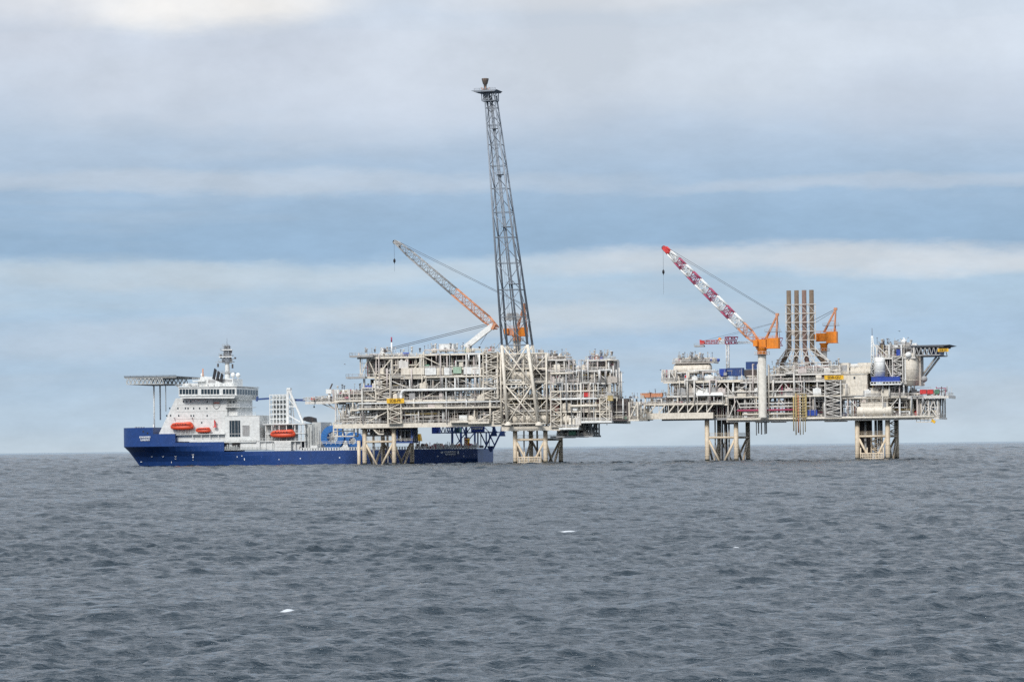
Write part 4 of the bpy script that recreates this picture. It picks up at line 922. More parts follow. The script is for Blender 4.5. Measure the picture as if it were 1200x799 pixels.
# white canopy roof on posts
a, b = FR.p(812, 463, -1.5), FR.p(847.5, 463, -1.5); z0, z1 = FR.p(829, 463, -1.5).z, FR.p(829, 455.2, -1.5).z
t = thing('canopy', 'white pitched canopy on thin posts over the west deck', 'canopy', FR, ((a.x+b.x)/2, 1, z0-3.5))
MB().add([(a.x+1.6, -1.5, z0), (b.x, -1.5, z0), (b.x-1.8, 2.0, z1), (a.x-.2, 2.0, z1), (a.x+1.6, -1.5, z0-.15), (b.x, -1.5, z0-.15), (b.x-1.8, 2.0, z1-.15), (a.x-.2, 2.0, z1-.15)],
         [(0,1,2,3), (7,6,5,4), (0,4,5,1), (1,5,6,2), (2,6,7,3), (3,7,4,0)]).build('roof', white, t)
mb = MB()
for x in (a.x+1.9, (a.x+b.x)/2, b.x-.4): mb.box((x-.1, -1.4, z0-3.5), (x+.1, -1.2, z0-.16)); mb.box((x-.9, 1.7, z0-3.5), (x-.7, 1.9, z1-.16))
mb.build('post', steel, t)
# dark recess wall and pale quarters block behind the tanks
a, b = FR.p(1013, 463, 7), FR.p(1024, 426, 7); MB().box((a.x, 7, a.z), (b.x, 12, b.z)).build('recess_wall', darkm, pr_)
a, b = FR.p(1036, 448, 8), FR.p(1077, 406, 8); MB().box((a.x, 8, a.z), (b.x, 17, b.z)).build('quarters_wall', pinkg, pr_)
a, b = FR.p(1076, 452, 4), FR.p(1079, 416, 4); MB().box((a.x, 4, a.z), (b.x, 12, b.z)).build('duct', warmg, pr_)
for u0, u1, v0, v1, m in ((1031, 1036, 402, 407, darkm), (1041, 1044.5, 401.5, 406, midgrey), (1048, 1052, 400.5, 405, white), (1062, 1066, 401, 405, midgrey), (1069, 1074, 402, 406, white)):
    a, b = FR.p(u0, v1, 2), FR.p(u1, v0, 2); MB().box((a.x, 2, a.z-.8), (b.x, 4, b.z)).box((a.x+.2, 1.9, a.z+.2), (b.x-.2, 1.99, b.z-.3)).build('roof_unit', m, pr_)
# living quarters blocks and tanks
def block(F, name, label, u0, u1, vt, vb, m, d, depth, cat, win=0, group=None):
    a, b = F.p(u0, vb, d), F.p(u1, vb, d); um = (u0+u1)/2; z0, z1 = F.p(um, vb, d).z, F.p(um, vt, d).z
    t = thing(name, label, cat, F, ((a.x+b.x)/2, d+depth/2, z0), group)
    mb = MB().box((a.x, d, z0), (b.x, d+depth, z1)); n = max(2, int((b.x-a.x)/1.6))
    for i in range(1, n): x = a.x+(b.x-a.x)*i/n; mb.box((x-.07, d-.07, z0+.15), (x+.07, d-.002, z1-.15))
    mb.box((a.x-.08, d-.09, (z0+z1)/2-.1), (b.x+.08, d-.072, (z0+z1)/2+.1))
    mb.build('wall', m, t)
    mb = MB().box((a.x-.25, d-.25, z1+.002), (b.x+.25, d+depth+.2, z1+.22)); mb.rail([(a.x, d-.15, z1+.2), (b.x, d-.15, z1+.2), (b.x+.1, d+depth, z1+.2)]); mb.build('roof', m, t)
    for i in range(win):
        x = a.x+(b.x-a.x)*(i+.7)/(win+.4); MB().box((x-.35, d-.11, z1-1.8), (x+.35, d-.095, z1-.9)).build('window', glass, t)
    MB().box((b.x-1.7, d-.1, z0+.05), (b.x-.7, d-.075, z0+2.1)).build('door', midgrey, t)
    return t
block(FR, 'equipment_house', 'boxy cream house with a rounded machine top, right of the stair tower', 986.5, 1016.5, 438.8, 463.8, cream, .8, 11, 'cabin', 1)
a, b = FR.p(984, 438.5, 2), FR.p(1021.5, 424.5, 2)
t = thing('air_intake_unit', 'cream ducted air unit on the roof of the boxy cream house', 'air unit', FR, ((a.x+b.x)/2, 5, a.z+.25))
z0, z1 = a.z+.25, b.z; w = b.x-a.x
MB().box((a.x, 2.5, z0), (a.x+w*.28, 8, z1)).box((a.x+w*.33, 2.5, z0+.002), (a.x+w*.95, 8, z0+(z1-z0)*.55)).box((a.x+w*.55, 3, z0+(z1-z0)*.55), (b.x, 8, z1-.1)).build('duct', cream, t)
MB().vessel((a.x+w*.30, 4, z0+(z1-z0)*.62), (a.x+w*.62, 4, z0+(z1-z0)*.62), 1.25, 14).build('silencer', steel, t)
MB().box((a.x+w*.05, 2.4, z0+.8), (a.x+w*.23, 2.49, z1-.9)).build('louvre', midgrey, t)
MB().rail([(a.x, 1.6, z0), (b.x, 1.6, z0)]).rail([(a.x+w*.3, 2.2, z0+2.3), (b.x, 2.2, z0+2.3)]).build('railing', steel, t)
# panelled cream vessel on the lowest deck over the east jacket
flat_vessel(FR, 'panelled_vessel', 'wide cream vessel with a boxy panelled top above the east jacket', 1003, 1045.5, 476, 488.5, cream, -1.0)
block(FR, 'panel_row', 'row of pale panels just above the wide cream vessel', 1008.5, 1040.5, 471.5, 477.4, cream, -.2, 4, 'panel')
upright_tank(FR, 'upright_tank', 'slim white upright tank left of the stair frame and above the blue container', 1024.2, 1036.2, 418.2, 441.2, white, -1.8, 2)
upright_tank(FR, 'upright_tank', 'fat cream upright tank under the helideck root', 1056.5, 1075.0, 413.5, 452, cream, .2, 3)
upright_tank(FR, 'upright_tank', 'small white drum on the very top beside the helideck', 1055.3, 1061.3, 397.5, 405.5, white, 2, 1)
container(FR, 'blue_cabinet', 'small navy cabinet among the pale roof machinery near the helideck', 1050.5, 1054.8, 409.5, 416.5, blue, -.3, 1.5, 'cabinet', ribs=False)
for i, (u0, u1, m, lab) in enumerate(((1078, 1085.5, red, 'left one of the two red crates on the east deck below the helideck'), (1086.5, 1093.5, red, 'right one of the two red crates on the east deck below the helideck'), (1095, 1100.5, green, 'green crate right of two red crates on the east deck'))):
    container(FR, 'cargo_crate', lab, u0, u1, 456.3, 461.5, m, .6, 2, 'crate', group='crates on the east deck')
# white lattice mast on the quarters
a, b = FR.p(1020.8, 441, 2), FR.p(1021.6, 399, 2)
t = thing('radio_mast', 'white lattice radio mast at the left corner of the quarters, above the blue container', 'mast', FR, (a.x+.8, 2.8, a.z))
bt = [Vector((a.x+sx*.9+.9, 2.8+sy*.9, a.z)) for sx, sy in ((-1,-1), (1,-1), (1,1), (-1,1))]; tp = [Vector((a.x+sx*.25+.5, 2.8+sy*.25, b.z+2)) for sx, sy in ((-1,-1), (1,-1), (1,1), (-1,1))]
mb = MB()
for p, q in zip(bt, tp): mb.tube(p, q, .2, 6)
lattice(mb, bt, tp, 9, .11, x_brace=False); mb.build('lattice', white, t)
MB().tube(sum(tp, Vector())/4, sum(tp, Vector())/4+Vector((0,0,3.2)), .1, 6).build('aerial', darkm, t)
MB().bar(FR.p(1022, 401, 3), FR.p(1035, 417.5, 3), .5).build('stay', white, t)
# satellite dish ball on the east side of the fat tank
a = FR.p(1083, 444, 4)
t = thing('satellite_dome', 'pale grey dome antenna beside the helideck strut', 'antenna', FR, (a.x, 4, FR.p(1083, 452, 4).z))
MB().ball((a.x, 4, a.z), 1.35, 14, 10).build('dome', midgrey, t); MB().tube((a.x, 4, FR.p(1083, 452, 4).z), (a.x, 4, a.z-1.2), .2, 8).build('pole', steel, t)
a = FR.p(1064.5, 416, 0); t = thing('satellite_dome', 'white dome antenna on the quarters roof below the helideck', 'antenna', FR, (a.x, 0, a.z-2))
MB().ball((a.x, 0, a.z), 1.3, 14, 10).build('dome', white, t); MB().tube((a.x, 0, a.z-2), (a.x, 0, a.z-1.2), .3, 8).build('pole', steel, t)

# ------------------------------------------------------------------ bridge between the two platforms
pa, pb = FL.p(724, 492.5, 8), FR.p(762, 491.5, 6)
wa, wb = FL.world(pa), FR.world(pb); wb.z = wa.z; ang = math.atan2(-(wb.y-wa.y), wb.x-wa.x); 
class _B: pass
FB = Frame(740, 1225, ang); FB.o = (wa.x, wa.y)
L_ = math.hypot(wb.x-wa.x, wb.y-wa.y); t = thing('link_bridge', 'short beige truss footbridge joining the two platforms', 'bridge', FB, (L_/2, 0, wa.z))
MB().box((0, -2, wa.z), (L_, 2, wa.z+1.3)).build('girder', mat('bridge_beige', (.62, .55, .44), dirt=.3), t)
mb = MB(); n = 6; zt = wa.z+6.4
for y in (-2, 2):
    mb.box((0, y-.2, zt), (L_, y+.2, zt+.4))
    for k in range(n):
        a, b = L_*k/n, L_*(k+1)/n; m_ = (a+b)/2; mb.bar((a, y, wa.z+1.3), (m_, y, zt), .3); mb.bar((m_, y, zt), (b, y, wa.z+1.3), .3)
mb.build('truss', cream, t)
mb = MB()
for k, (r, m) in enumerate(((.3, 0), (.22, 0), (.4, 0))): mb.tube((0, -1+k*.9, wa.z+3.0+k*.8), (L_, -1+k*.9, wa.z+3.0+k*.8), r, 8)
mb.build('pipe_bundle', steel, t)
MB().rail([(0, -2.1, zt+.4), (L_, -2.1, zt+.4)]).build('railing', steel, t)
# ================================================================== SUPPLY SHIP
FS = Frame(360, 1306.0, R(13.0)); BM = 30.0; CY = BM/2
sh = thing('supply_ship', 'long supply ship with dark blue hull and white bridge lying behind the left platform', 'ship', FS, (FS.p(360, 548, CY).x, CY, 0))
P = FS.p
zA = P(165, 501, 3).z; zB = P(194, 508.3, 3).z; zC = P(235, 518, 1).z; zM = P(420, 527.3, 0).z; zM2 = P(275, 530.5, 0).z; zk = P(150, 523.5, CY).z
xst_top = P(147.2, 501, CY).x; xst_wl = P(164.5, 548, CY).x; xend = P(559.8, 535, 0).x
xA, xB, xC = P(181.5, 505, 3).x, P(207, 512, 2).x, P(262.5, 525, 0).x
levels = [-4.0, 0.0, zk*.25, zk*.5, zk*.75, zk, zM, zC, zB, zA]
levels = sorted(set(round(z, 3) for z in levels))
def stem_x(z):
    if z >= zk: return xst_top
    return xst_wl + (xst_top-xst_wl)*max(0, z)/zk + (1.2 if z < 0 else 0)
def half(x, z):
    k = min(1, max(0, z/zk)); k2 = k*k
    L0 = 82-54*k2; pw = 1.0-.45*k2
    t = max(0, (x-stem_x(z))/L0)
    hb = CY*min(1, t)**pw if t < 1 else CY
    if t < 1: hb = CY*(1-(1-t)**2)**(pw*.75)
    if z < 1 and x > xend-14: hb *= 1-.05*(x-xend+14)/14
    return max(.02, hb)
xs_abs = sorted([xst_top+.01+i*.8 for i in range(8)]+[xA, xB, xC]+[xst_top+7+i*(xend-xst_top-7)/60 for i in range(61)])
mb = MB()
def limit(z):  # the hull is only this long at height z
    if z > zB+.01: return xA
    if z > zC+.01: return xB
    if z > zM+.01: return xC
    return 1e9
def column_pts(x, side):
    return None
nst = len(xs_abs)
def hpt(i, z, side):
    x = max(xs_abs[i], stem_x(z)+ (i*.012)); return (x, CY+side*half(x, z), z)
for side in (-1, 1):
    for j in range(len(levels)-1):
        z0, z1 = levels[j], levels[j+1]
        for i in range(nst-1):
            if xs_abs[i+1] > limit(z1)+.01: continue
            q = [hpt(i, z0, side), hpt(i+1, z0, side), hpt(i+1, z1, side), hpt(i, z1, side)]
            if side > 0: q.reverse()
            mb.add(q, [(0,1,2,3)], True)
# transom and deck closures
for j in range(len(levels)-1):
    z0, z1 = levels[j], levels[j+1]
    if z1 > zM+.01: break
    i = nst-1; mb.add([hpt(i, z0, -1), hpt(i, z0, 1), hpt(i, z1, 1), hpt(i, z1, -1)], [(0,1,2,3)])
for zt, xa, xb in ((zA-1.1, xst_top, xA), (zB-.05, xA, xB), (zC-.05, xB, xC), (zM-1.0, xC, xend)):
    pts = [i for i in range(nst) if xa-.01 <= xs_abs[i] <= xb+.01]
    for a, b in zip(pts, pts[1:]): mb.add([hpt(a, zt, -1), hpt(b, zt, -1), hpt(b, zt, 1), hpt(a, zt, 1)], [(0,1,2,3)])
for x, za, zb in ((xA, zB, zA), (xB, zC, zB), (xC, zM, zC)):
    i = min(range(nst), key=lambda k: abs(xs_abs[k]-x)); mb.add([hpt(i, za, -1), hpt(i, za, 1), hpt(i, zb, 1), hpt(i, zb, -1)], [(0,1,2,3)])
hull = mb.build('hull', hullb, sh)
# lettering on bow and stern, draught and thruster marks
hz = P(170, 512.7, 4).z; hw = P(177, 512, 3).x-P(163.5, 512, 3).x
def on_hull(u, v, out=.06):
    x = P(u, v, 0).x; z = P(u, v, 0).z
    for _ in range(6):
        y = CY-half(x, z); q = P(u, v, y); x, z = q.x, q.z
    return Vector((x, y-out, z))
def hull_text(text, u0, u1, v, hpx):
    a, b = on_hull(u0, v), on_hull(u1, v); w = math.hypot(b.x-a.x, b.y-a.y)
    ob = lettering(text, FS, (0, 0, 0), hpx*.385*1.35, letterw, hull, width=w)
    off = OFF[sh.name]; ang = math.atan2(b.y-a.y, b.x-a.x); c = (a+b)/2
    c.y = min(c.y, on_hull((u0+u1)/2, v).y)-.15
    off0 = Vector((0,0,0))-off
    for vv in ob.data.vertices: vv.co -= off0
    ob.data.transform(Matrix.Translation(c-off) @ Matrix.Rotation(ang, 4, 'Z'))
hull_text('KHANKENDI', 163.8, 176.5, 512.2, 2.4)
hull_text('XANKENDI', 164.8, 175.8, 515.4, 2.2)
hull_text('KHANKENDI', 521.0, 534.3, 529.4, 2.0)
hull_text('XANKENDI', 522.0, 534.0, 532.1, 2.0)
def hull_mark(u, v, w, h, ring=False):
    c = on_hull(u, v, .05); q = on_hull(u+.5, v, .05); t = (q-c).normalized()
    mb = MB(); k = .385
    if ring:
        n = Vector((t.y, -t.x, 0))
        if n.y > 0: n = -n
        mb.lathe(c, n, [(0, w*k*.32), (.03, w*k*.32), (.03, w*k*.5), (0, w*k*.5)], 14)
    else: mb.bar(c-t*w*k/2, c+t*w*k/2, .08, h*k)
    mb.build('hull_mark', letterw, hull)
for u, v in ((178, 534.5), (191, 534.3), (205.8, 534.2)): hull_mark(u, v, 2.4, 2.4, True)
for u, v, w, h in ((205.8, 537.2, 2.2, .9), (226.3, 532.5, 2.8, .8), (226.3, 534.6, 1.4, 3.2), (226.3, 538.6, 1.0, .8), (165.5, 541, 3, .7), (201, 541, .8, 2.6), (278, 535, .9, 1.6), (286.5, 537.5, .9, 3.4), (283.5, 534, 1.2, 1.0),
                   (518, 529.9, 2.6, 2.0), (536.9, 530, 1.8, 3.2), (513, 534.4, 1.6, 1.2), (543.6, 534.3, 1.2, 1.4), (352, 537, 1.2, 1.2), (398, 536, 1.4, 1.4), (327, 538.2, 1.3, .9)): hull_mark(u, v, w, h)
for u, v in ((168, 505.5), (173, 507.5)):
    c = on_hull(u, v, .03); MB().bar(c+Vector((-.4, 0, 0)), c+Vector((.4, 0, 0)), .1, .7).build('fairlead', black, hull)

# white superstructure
def pr(pts, d0, d1, dp=None):
    dp = d0 if dp is None else dp
    return [(P(u, v, dp).x, P(u, v, dp).z) for u, v in pts], d0, d1
def sbox(u0, v0, u1, v1, d0, d1):
    a, b = P(u0, v1, d0), P(u1, v0, d0); return (a.x, d0, a.z), (b.x, d1, b.z)
sup = MB().prism(*pr([(183.5, 514), (206, 466.5), (266, 466.5), (266, 517.3), (183.5, 517.3)], 2.5, 27.5)).build('superstructure', shipw, sh)
for v, us in ((470.3, (215, 218.8, 223.5)), (478.3, (208.5, 217.3, 220.5, 227, 234, 242.5)), (487, (209.5, 224, 227, 242.8, 195.5)), (495, (236.5,)), (470.8, (243,)), (478.3, (199,)), (486.8, (200,))):
    for u in us:
        a, b = P(u-.7, v+1.0, 2.5), P(u+.7, v-1.0, 2.5); MB().box((a.x, 2.40, a.z), (b.x, 2.49, b.z)).build('window', glass, sup)
# shield emblem
c = P(253.8, 474, 2.5); k = .385; o = [(-4.2, 4.4), (4.2, 4.4), (4.2, -1.2), (2.4, -4.0), (0, -5.2), (-2.4, -4.0), (-4.2, -1.2)]
mb = MB()
for a, b in zip(o, o[1:]+o[:1]): mb.bar((c.x+a[0]*k, 2.46, c.z+a[1]*k), (c.x+b[0]*k, 2.46, c.z+b[1]*k), .32, .32)
mb.build('emblem_outline', midgrey, sup)
mb = MB().box((c.x-3.4*k, 2.44, c.z+1.0*k), (c.x+3.4*k, 2.49, c.z+3.0*k)); mb.build('emblem_band', mat('emblem_red', (.55, .2, .16), dirt=0), sup)
mb = MB().box((c.x-3.0*k, 2.44, c.z-2.0*k), (c.x+3.0*k, 2.49, c.z-.2*k)); mb.build('emblem_band', shipg, sup)
# horizontal deck edges and stripes of the superstructure
mb = MB()
for v in (474.3, 482.5, 491): a, b = P(207, v, 2.3), P(266, v, 2.3); mb.box((a.x, 2.42, a.z), (b.x, 2.49, a.z+.10))
mb.build('weld_line', shipg, sup)
# fore mooring deck house wall, promenade deck
MB().box(*sbox(209, 508.6, 262, 517.9, 3.4, 8)).build('side_house', shipg, sh)
a, b = P(222, 517.9, .5), P(262, 514.5, .5); MB().box((a.x, .5, a.z), (b.x, .8, b.z)).build('bulwark', shipw, sh)
mb = MB(); a, b = P(207, 508.8, 2), P(264, 508.8, 2); mb.box((a.x, .8, a.z-.3), (b.x, 3, a.z)); mb.rail([(a.x, .9, a.z), (b.x, .9, a.z)]); mb.build('boat_deck', shipw, sh)
for u in (226, 236, 246, 256): a = P(u, 518, 1.2); MB().box((a.x-.12, 1.1, a.z), (a.x+.12, 1.35, P(u, 509.4, 1.2).z)).build('stanchion', shipw, sh)
for u in (241, 246, 251, 256, 261): a, b = P(u-1.2, 514, 3.4), P(u+1.2, 511, 3.4); MB().box((a.x, 3.3, a.z), (b.x, 3.39, b.z)).build('window', glass, sup)
# bridge with a full band of windows
br = MB().prism(*pr([(212, 466.8), (209.5, 463), (209.5, 453.5), (277, 453.5), (277, 462.5), (274, 466.8)], -1.0, 31.0)).build('bridge', shipw, sh)
mb = MB(); a, b = P(209, 463.4, -1.3), P(278, 463.4, -1.3); mb.box((a.x, -1.35, a.z-.35), (b.x, -1.01, a.z+.0)); zr = P(252, 453.4, -1.3).z; mb.box((a.x, -1.35, zr), (b.x, 31.3, zr+.35)); mb.rail([(a.x, -1.2, zr+.35), (b.x, -1.2, zr+.35)], h=1.3); mb.build('bridge_ledge', shipw, br)
n = 18
for i in range(n):
    ua = 210.5+(275.8-210.5)*i/n; ub = ua+65.3/n*.8
    if i in (6, 13): continue
    a, b = P(ua, 461.9, -1), P(ub, 455.9, -1); MB().box((a.x, -1.06, a.z), (b.x, -1.004, b.z)).build('window', glass, br)
for i in range(8):
    d = -.2+i*3.9; a = P(209.5, 461.5, d); zt = P(209.5, 456.6, d).z; MB().box((P(209.5, 460, -1).x-.06, d, P(209.5, 461.5, -1).z), (P(209.5, 460, -1).x-.004, d+3.1, P(209.5, 456.6, -1).z)).build('window', glass, br)
xe = P(277, 460, -1).x
for i in range(8):
    d = -.2+i*3.9; MB().box((xe+.004, d, P(277, 461.9, -1).z), (xe+.06, d+3.1, P(277, 455.9, -1).z)).build('window', glass, br)
# wheelhouse top, stepped house, funnels
MB().prism(*pr([(230, 453), (235, 441.5), (241, 441), (264, 451), (264, 453)], 4, 26)).build('top_house', shipw, sh)
a, b = P(244, 448.5, 4), P(252.5, 445, 4); MB().box((a.x, 3.9, a.z), (b.x, 3.99, b.z)).build('vent_grille', midgrey, sh)
mb = MB(); a, b = P(226, 447.3, 3), P(240, 445.5, 3); mb.box((a.x, 2.5, a.z), (b.x, 14, b.z)); mb.rail([(a.x, 2.6, b.z), (b.x, 2.6, b.z)]); mb.box((P(216, 452, 3).x, 3, P(216, 452.6, 3).z), (P(232, 450, 3).x, 20, P(232, 448.8, 3).z)); mb.build('bridge_top_deck', shipw, sh)
for k in range(3):
    u = 248.3+k*4.0; top_v = 431.5+k*2.9; bot_v = 444+k*1.9
    a = P(u+.3, bot_v, 6); b = P(u+4.2, top_v, 6); MB().prism([(a.x, a.z), (a.x+1.0, a.z-.35), (b.x+.25, b.z-.8), (b.x-.6, b.z)], 6, 7.2).build('funnel', black, sh)
mb = MB().box(*sbox(256, 443.5, 273, 453.2, 8, 22)); mb.build('aft_top_house', shipw, sh)
a, b = P(258, 447.5, 8), P(272, 444.5, 8); MB().box((a.x, 7.9, a.z), (b.x, 7.99, b.z)).build('vent_grille', midgrey, sh)
# main mast
mx = P(266.5, 440, 13).x; z0, z1, z2 = P(266, 444, 13).z, P(266, 425, 13).z, P(266, 404.5, 13).z
mast = MB().lathe((mx, 13, z0), (0,0,1), [(0, 1.25), (z1-z0, 1.0)], 14).build('mast', shipw, sh)
bt = [Vector((mx+sx*1.6, 13+sy*1.6, z1)) for sx, sy in ((-1,-1), (1,-1), (1,1), (-1,1))]; tp = [Vector((mx+sx*.85, 13+sy*.85, z2)) for sx, sy in ((-1,-1), (1,-1), (1,1), (-1,1))]
mb = MB()
for p, q in zip(bt, tp): mb.tube(p, q, .26, 6)
lattice(mb, bt, tp, 6, .17)
mb.tube((mx, 13, z2), (mx, 13, z2+3.2), .1, 6); mb.build('mast_lattice', tower_m, mast)
mb = MB()
for v, w, th in ((437.5, 4.6, .3), (424.5, 3.8, .35), (417, 3.4, .3), (411, 2.8, .3), (406.5, 1.8, .25)):
    z = P(266, v, 13).z; mb.box((mx-w, 11.5, z), (mx+w*.8, 14.5, z+th)); mb.rail([(mx-w, 11.5, z+th), (mx+w*.8, 11.5, z+th)], h=.9)
for u, va, vb in ((257, 417, 424), (252.5, 424.5, 424.5), (274.5, 420, 424)): a, b = P(u, va, 13), P(266, vb, 13); mb.bar(a, b, .22)
mb.build('yard', midgrey, mast)
for u, v, l in ((265, 418.7, 3.4), (267, 410.5, 2.6)): a = P(u, v, 11.3); MB().box((a.x-l, 11.2, a.z), (a.x+l*.8, 11.5, a.z+.45)).build('radar', white, mast)
for u, v, w, h in ((258, 417.5, 1.2, 5), (274.5, 419.5, 1.5, 2), (262, 409, 2.2, 1.6), (270, 412, 1.2, 3), (260, 422, 2.0, 3), (268.5, 421.5, 2.4, 3.4), (263, 414, 1.4, 4), (268, 416, 1.6, 2.4), (264.5, 407, 1.6, 2.6), (254.5, 428, 1.2, 4), (271.5, 429, 1.2, 5)): a, b = P(u, v+h/2, 12), P(u+w, v-h/2, 12); MB().box((a.x, 12, a.z), (b.x, 13, b.z)).build('aerial', darkm, mast)
for u, v, d, r in ((237.3, 439.5, 9, .9), (273, 439.5, 10, 1.05), (279, 439.7, 10, 1.05), (262.5, 451.5, 4, .6)):
    a = P(u, v, d); MB().ball(a, r, 14, 10, 1.1).tube((a.x, a.y, a.z-2.4), (a.x, a.y, a.z-.8), .25, 8).build('radome', white, sh)
a = P(237.8, 434.5, 8); MB().tube((a.x, 8, a.z-2.5), (a.x, 8, a.z+1), .3, 6).build('aerial', salmon, sh)
for k in range(9):
    u = 214+k*7.3; a = P(u, 452.9, 2.0); w = rnd.uniform(.4, 1.1); MB().box((a.x, 1.6, a.z), (a.x+w, 2.4, a.z+rnd.uniform(.5, 1.5))).tube((a.x+w*.5, 2, a.z), (a.x+w*.5, 2, a.z+rnd.uniform(1.8, 3.2)), .07, 5).build('roof_equipment', rnd.choice([shipg, midgrey, shipw]), sh)
for u0, v0, u1, v1, m in ((263.5, 470, 266, 474.5, midgrey), (269, 470, 271, 472.2, glass), (273, 470, 275, 472.2, glass), (265, 478.5, 267.5, 483, glass), (270, 478.8, 276, 480.8, midgrey)):
    a, b = P(u0, v1, 4), P(u1, v0, 4); MB().box((a.x, 3.86, a.z), (b.x, 3.99, b.z)).build('window' if m is glass else 'vent_grille', m, sh)
# decks and ladders abaft the bridge
MB().box(*sbox(262, 466.5, 278, 487, 4, 26)).build('aft_house', shipw, sh)
MB().box(*sbox(264, 487, 282.5, 527.5, 1.6, 28)).build('aft_house', shipw, sh)
MB().box(*sbox(282, 487.3, 304, 527.5, 1.0, 27)).build('aft_house', shipw, sh)
mb = MB()
for v, ua, ub in ((467.5, 262, 281), (476.5, 264, 281), (486.8, 264, 300)):
    a, b = P(ua, v, 2), P(ub, v, 2); mb.box((a.x, 1.4, a.z-.3), (b.x, 26, a.z)); mb.rail([(a.x, 1.5, a.z), (b.x, 1.5, a.z)])
mb.build('aft_deck', shipw, sh)
a, b = P(269.2, 511.7, 1.6), P(281.7, 492.5, 1.6); MB().box((a.x, 1.45, a.z), (b.x, 1.59, b.z)).build('hangar_opening', glass, sh)
mb = MB()
for k in (.2, .5, .8): x = a.x+(b.x-a.x)*k; mb.box((x-.1, 1.38, a.z), (x+.1, 1.44, b.z))
mb.box((a.x, 1.36, a.z+1.2), (b.x, 1.37, a.z+1.5)); mb.build('guide_rail', midgrey, sh)
a, b = P(284.3, 510.8, 1), P(292.3, 498, 1); mb = MB().box((a.x, .9, a.z), (b.x, .99, b.z))
for k in range(9): z = a.z+(b.z-a.z)*(k+.5)/9; mb.box((a.x, .84, z-.06), (b.x, .899, z+.06))
mb.build('shutter_door', midgrey, sh)
for u0, u1 in ((263.5, 268), (272, 281)): a, b = P(u0, 525, 1.4), P(u1, 518.5, 1.4); MB().box((a.x, 1.2, a.z), (b.x, 1.44, b.z)).build('bollard_port', black, sh)
# mooring recess with machinery by the step in the hull
mb = MB()
for k in range(7): a = P(264+k*2.2, 526.3, .8); mb.box((a.x, .5, a.z), (a.x+.4, .9, a.z+rnd.uniform(1, 2.2)))
a, b = P(263, 526.8, .4), P(312, 526.8, .4); mb.box((a.x, .3, a.z-.2), (b.x, 1.0, a.z)); mb.rail([(a.x, .35, a.z), (b.x, .35, a.z)]); mb.build('mooring_deck', shipg, sh)
a, b = P(262.5, 509, .9), P(300, 509, .9); zt = P(281, 517.5, .9).z; MB().box((a.x, .3, zt-.35), (b.x, 1.0, zt)).rail([(a.x, .4, zt), (b.x, .4, zt)]).build('hull_ledge', shipw, sh)

# helideck over the bow
mb = MB(); hz = P(185, 441.2, 4).z; hx0, hx1 = P(147.3, 441, 0).x, P(208, 441, 0).x; hb = P(180, 450.6, 4).z
mb.box((hx0, -2, hz-.3), (hx1, 32, hz)); mb.rail([(hx0, -2.1, hz), (hx1, -2.1, hz)], h=.4, step=3); hd = mb.build('helideck', mat('helideck_steel', (.16, .17, .18), dirt=.3), sh)
mb = MB(); nx = 9
for y in (-1.8, 14.5, 31.5):
    mb.box((hx0+1.0, y, hb), (hx1-6, y+.3, hb+.4)); mb.box((hx0, y, hz-.75), (hx1, y+.3, hz-.31))
    for k in range(nx):
        xa = hx0+1+(hx1-6-hx0-1)*k/nx; xb = hx0+1+(hx1-6-hx0-1)*(k+1)/nx; m_ = (xa+xb)/2
        mb.bar((xa, y+.15, hb+.2), (m_, y+.15, hz-.5), .34); mb.bar((m_, y+.15, hz-.5), (xb, y+.15, hb+.2), .34)
        mb.box((xa-.08, y+.02, hb+.4), (xa+.08, y+.28, hz-.75))
for k in range(nx+1): xa = hx0+1+(hx1-6-hx0-1)*k/nx; mb.box((xa-.1, -1.4, hb+.05), (xa+.1, 31.4, hb+.32)); mb.box((xa-.1, -1.4, hz-.7), (xa+.1, 31.4, hz-.33))
mb.build('support_truss', shipg, hd)
for u, d, vt, vb, r, m in ((181, 7, 451, 508, .34, shipw), (188, 24, 450, 492, .34, shipg), (194.5, 7, 450.5, 482, .2, shipg)): a = P(u, vb, d); MB().tube(a, (a.x, d, P(u, vt, d).z), r, 10).build('helideck_post', m, sh)
for (ua, va, ub, vb) in ((214, 450.5, 224, 452.5), (205, 449.5, 216, 458)): MB().bar(P(ua, va, 4), P(ub, vb, 4), .8).build('helideck_strut', shipw, sh)
mb = MB()
for u in (159, 162, 165, 168): a = P(u, 501, 6); mb.box((a.x-.3, 5.5, a.z-1.5), (a.x+.35, 6.6, a.z+.35))
a = P(184, 497, 5); mb.build('windlass', midgrey, sh)
MB().tube(P(180, 505, 4), P(180, 497, 4), .3, 8).build('vent_pipe', white, sh)

# aft: pipe tower, white a-frame, decks
def truss_box(mb, u0, u1, vt, vb, d0, d1, nx, nz, r):
    x0, x1 = P(u0, vb, d0).x, P(u1, vb, d0).x; um = (u0+u1)/2; z0, z1 = P(um, vb, d0).z, P(um, vt, d0).z
    for y in (d0, d1):
        for i in range(nx+1): x = x0+(x1-x0)*i/nx; mb.box((x-r, y-r, z0), (x+r, y+r, z1))
        for j in range(nz+1): z = z0+(z1-z0)*j/nz; mb.box((x0, y-r*1.1, z-r), (x1, y+r*1.1, z+r))
    for i in range(nx+1):
        x = x0+(x1-x0)*i/nx
        for j in range(nz+1): z = z0+(z1-z0)*j/nz; mb.box((x-r*.7, d0, z-r*.7), (x+r*.7, d1, z+r*.7))
    return x0, x1, z0, z1
mb = MB(); x0, x1, z0, z1 = truss_box(mb, 316.5, 336, 462.5, 496.5, 6, 13, 5, 6, .2); tw = mb.build('pipe_tower', shipw, sh)
mb = MB()
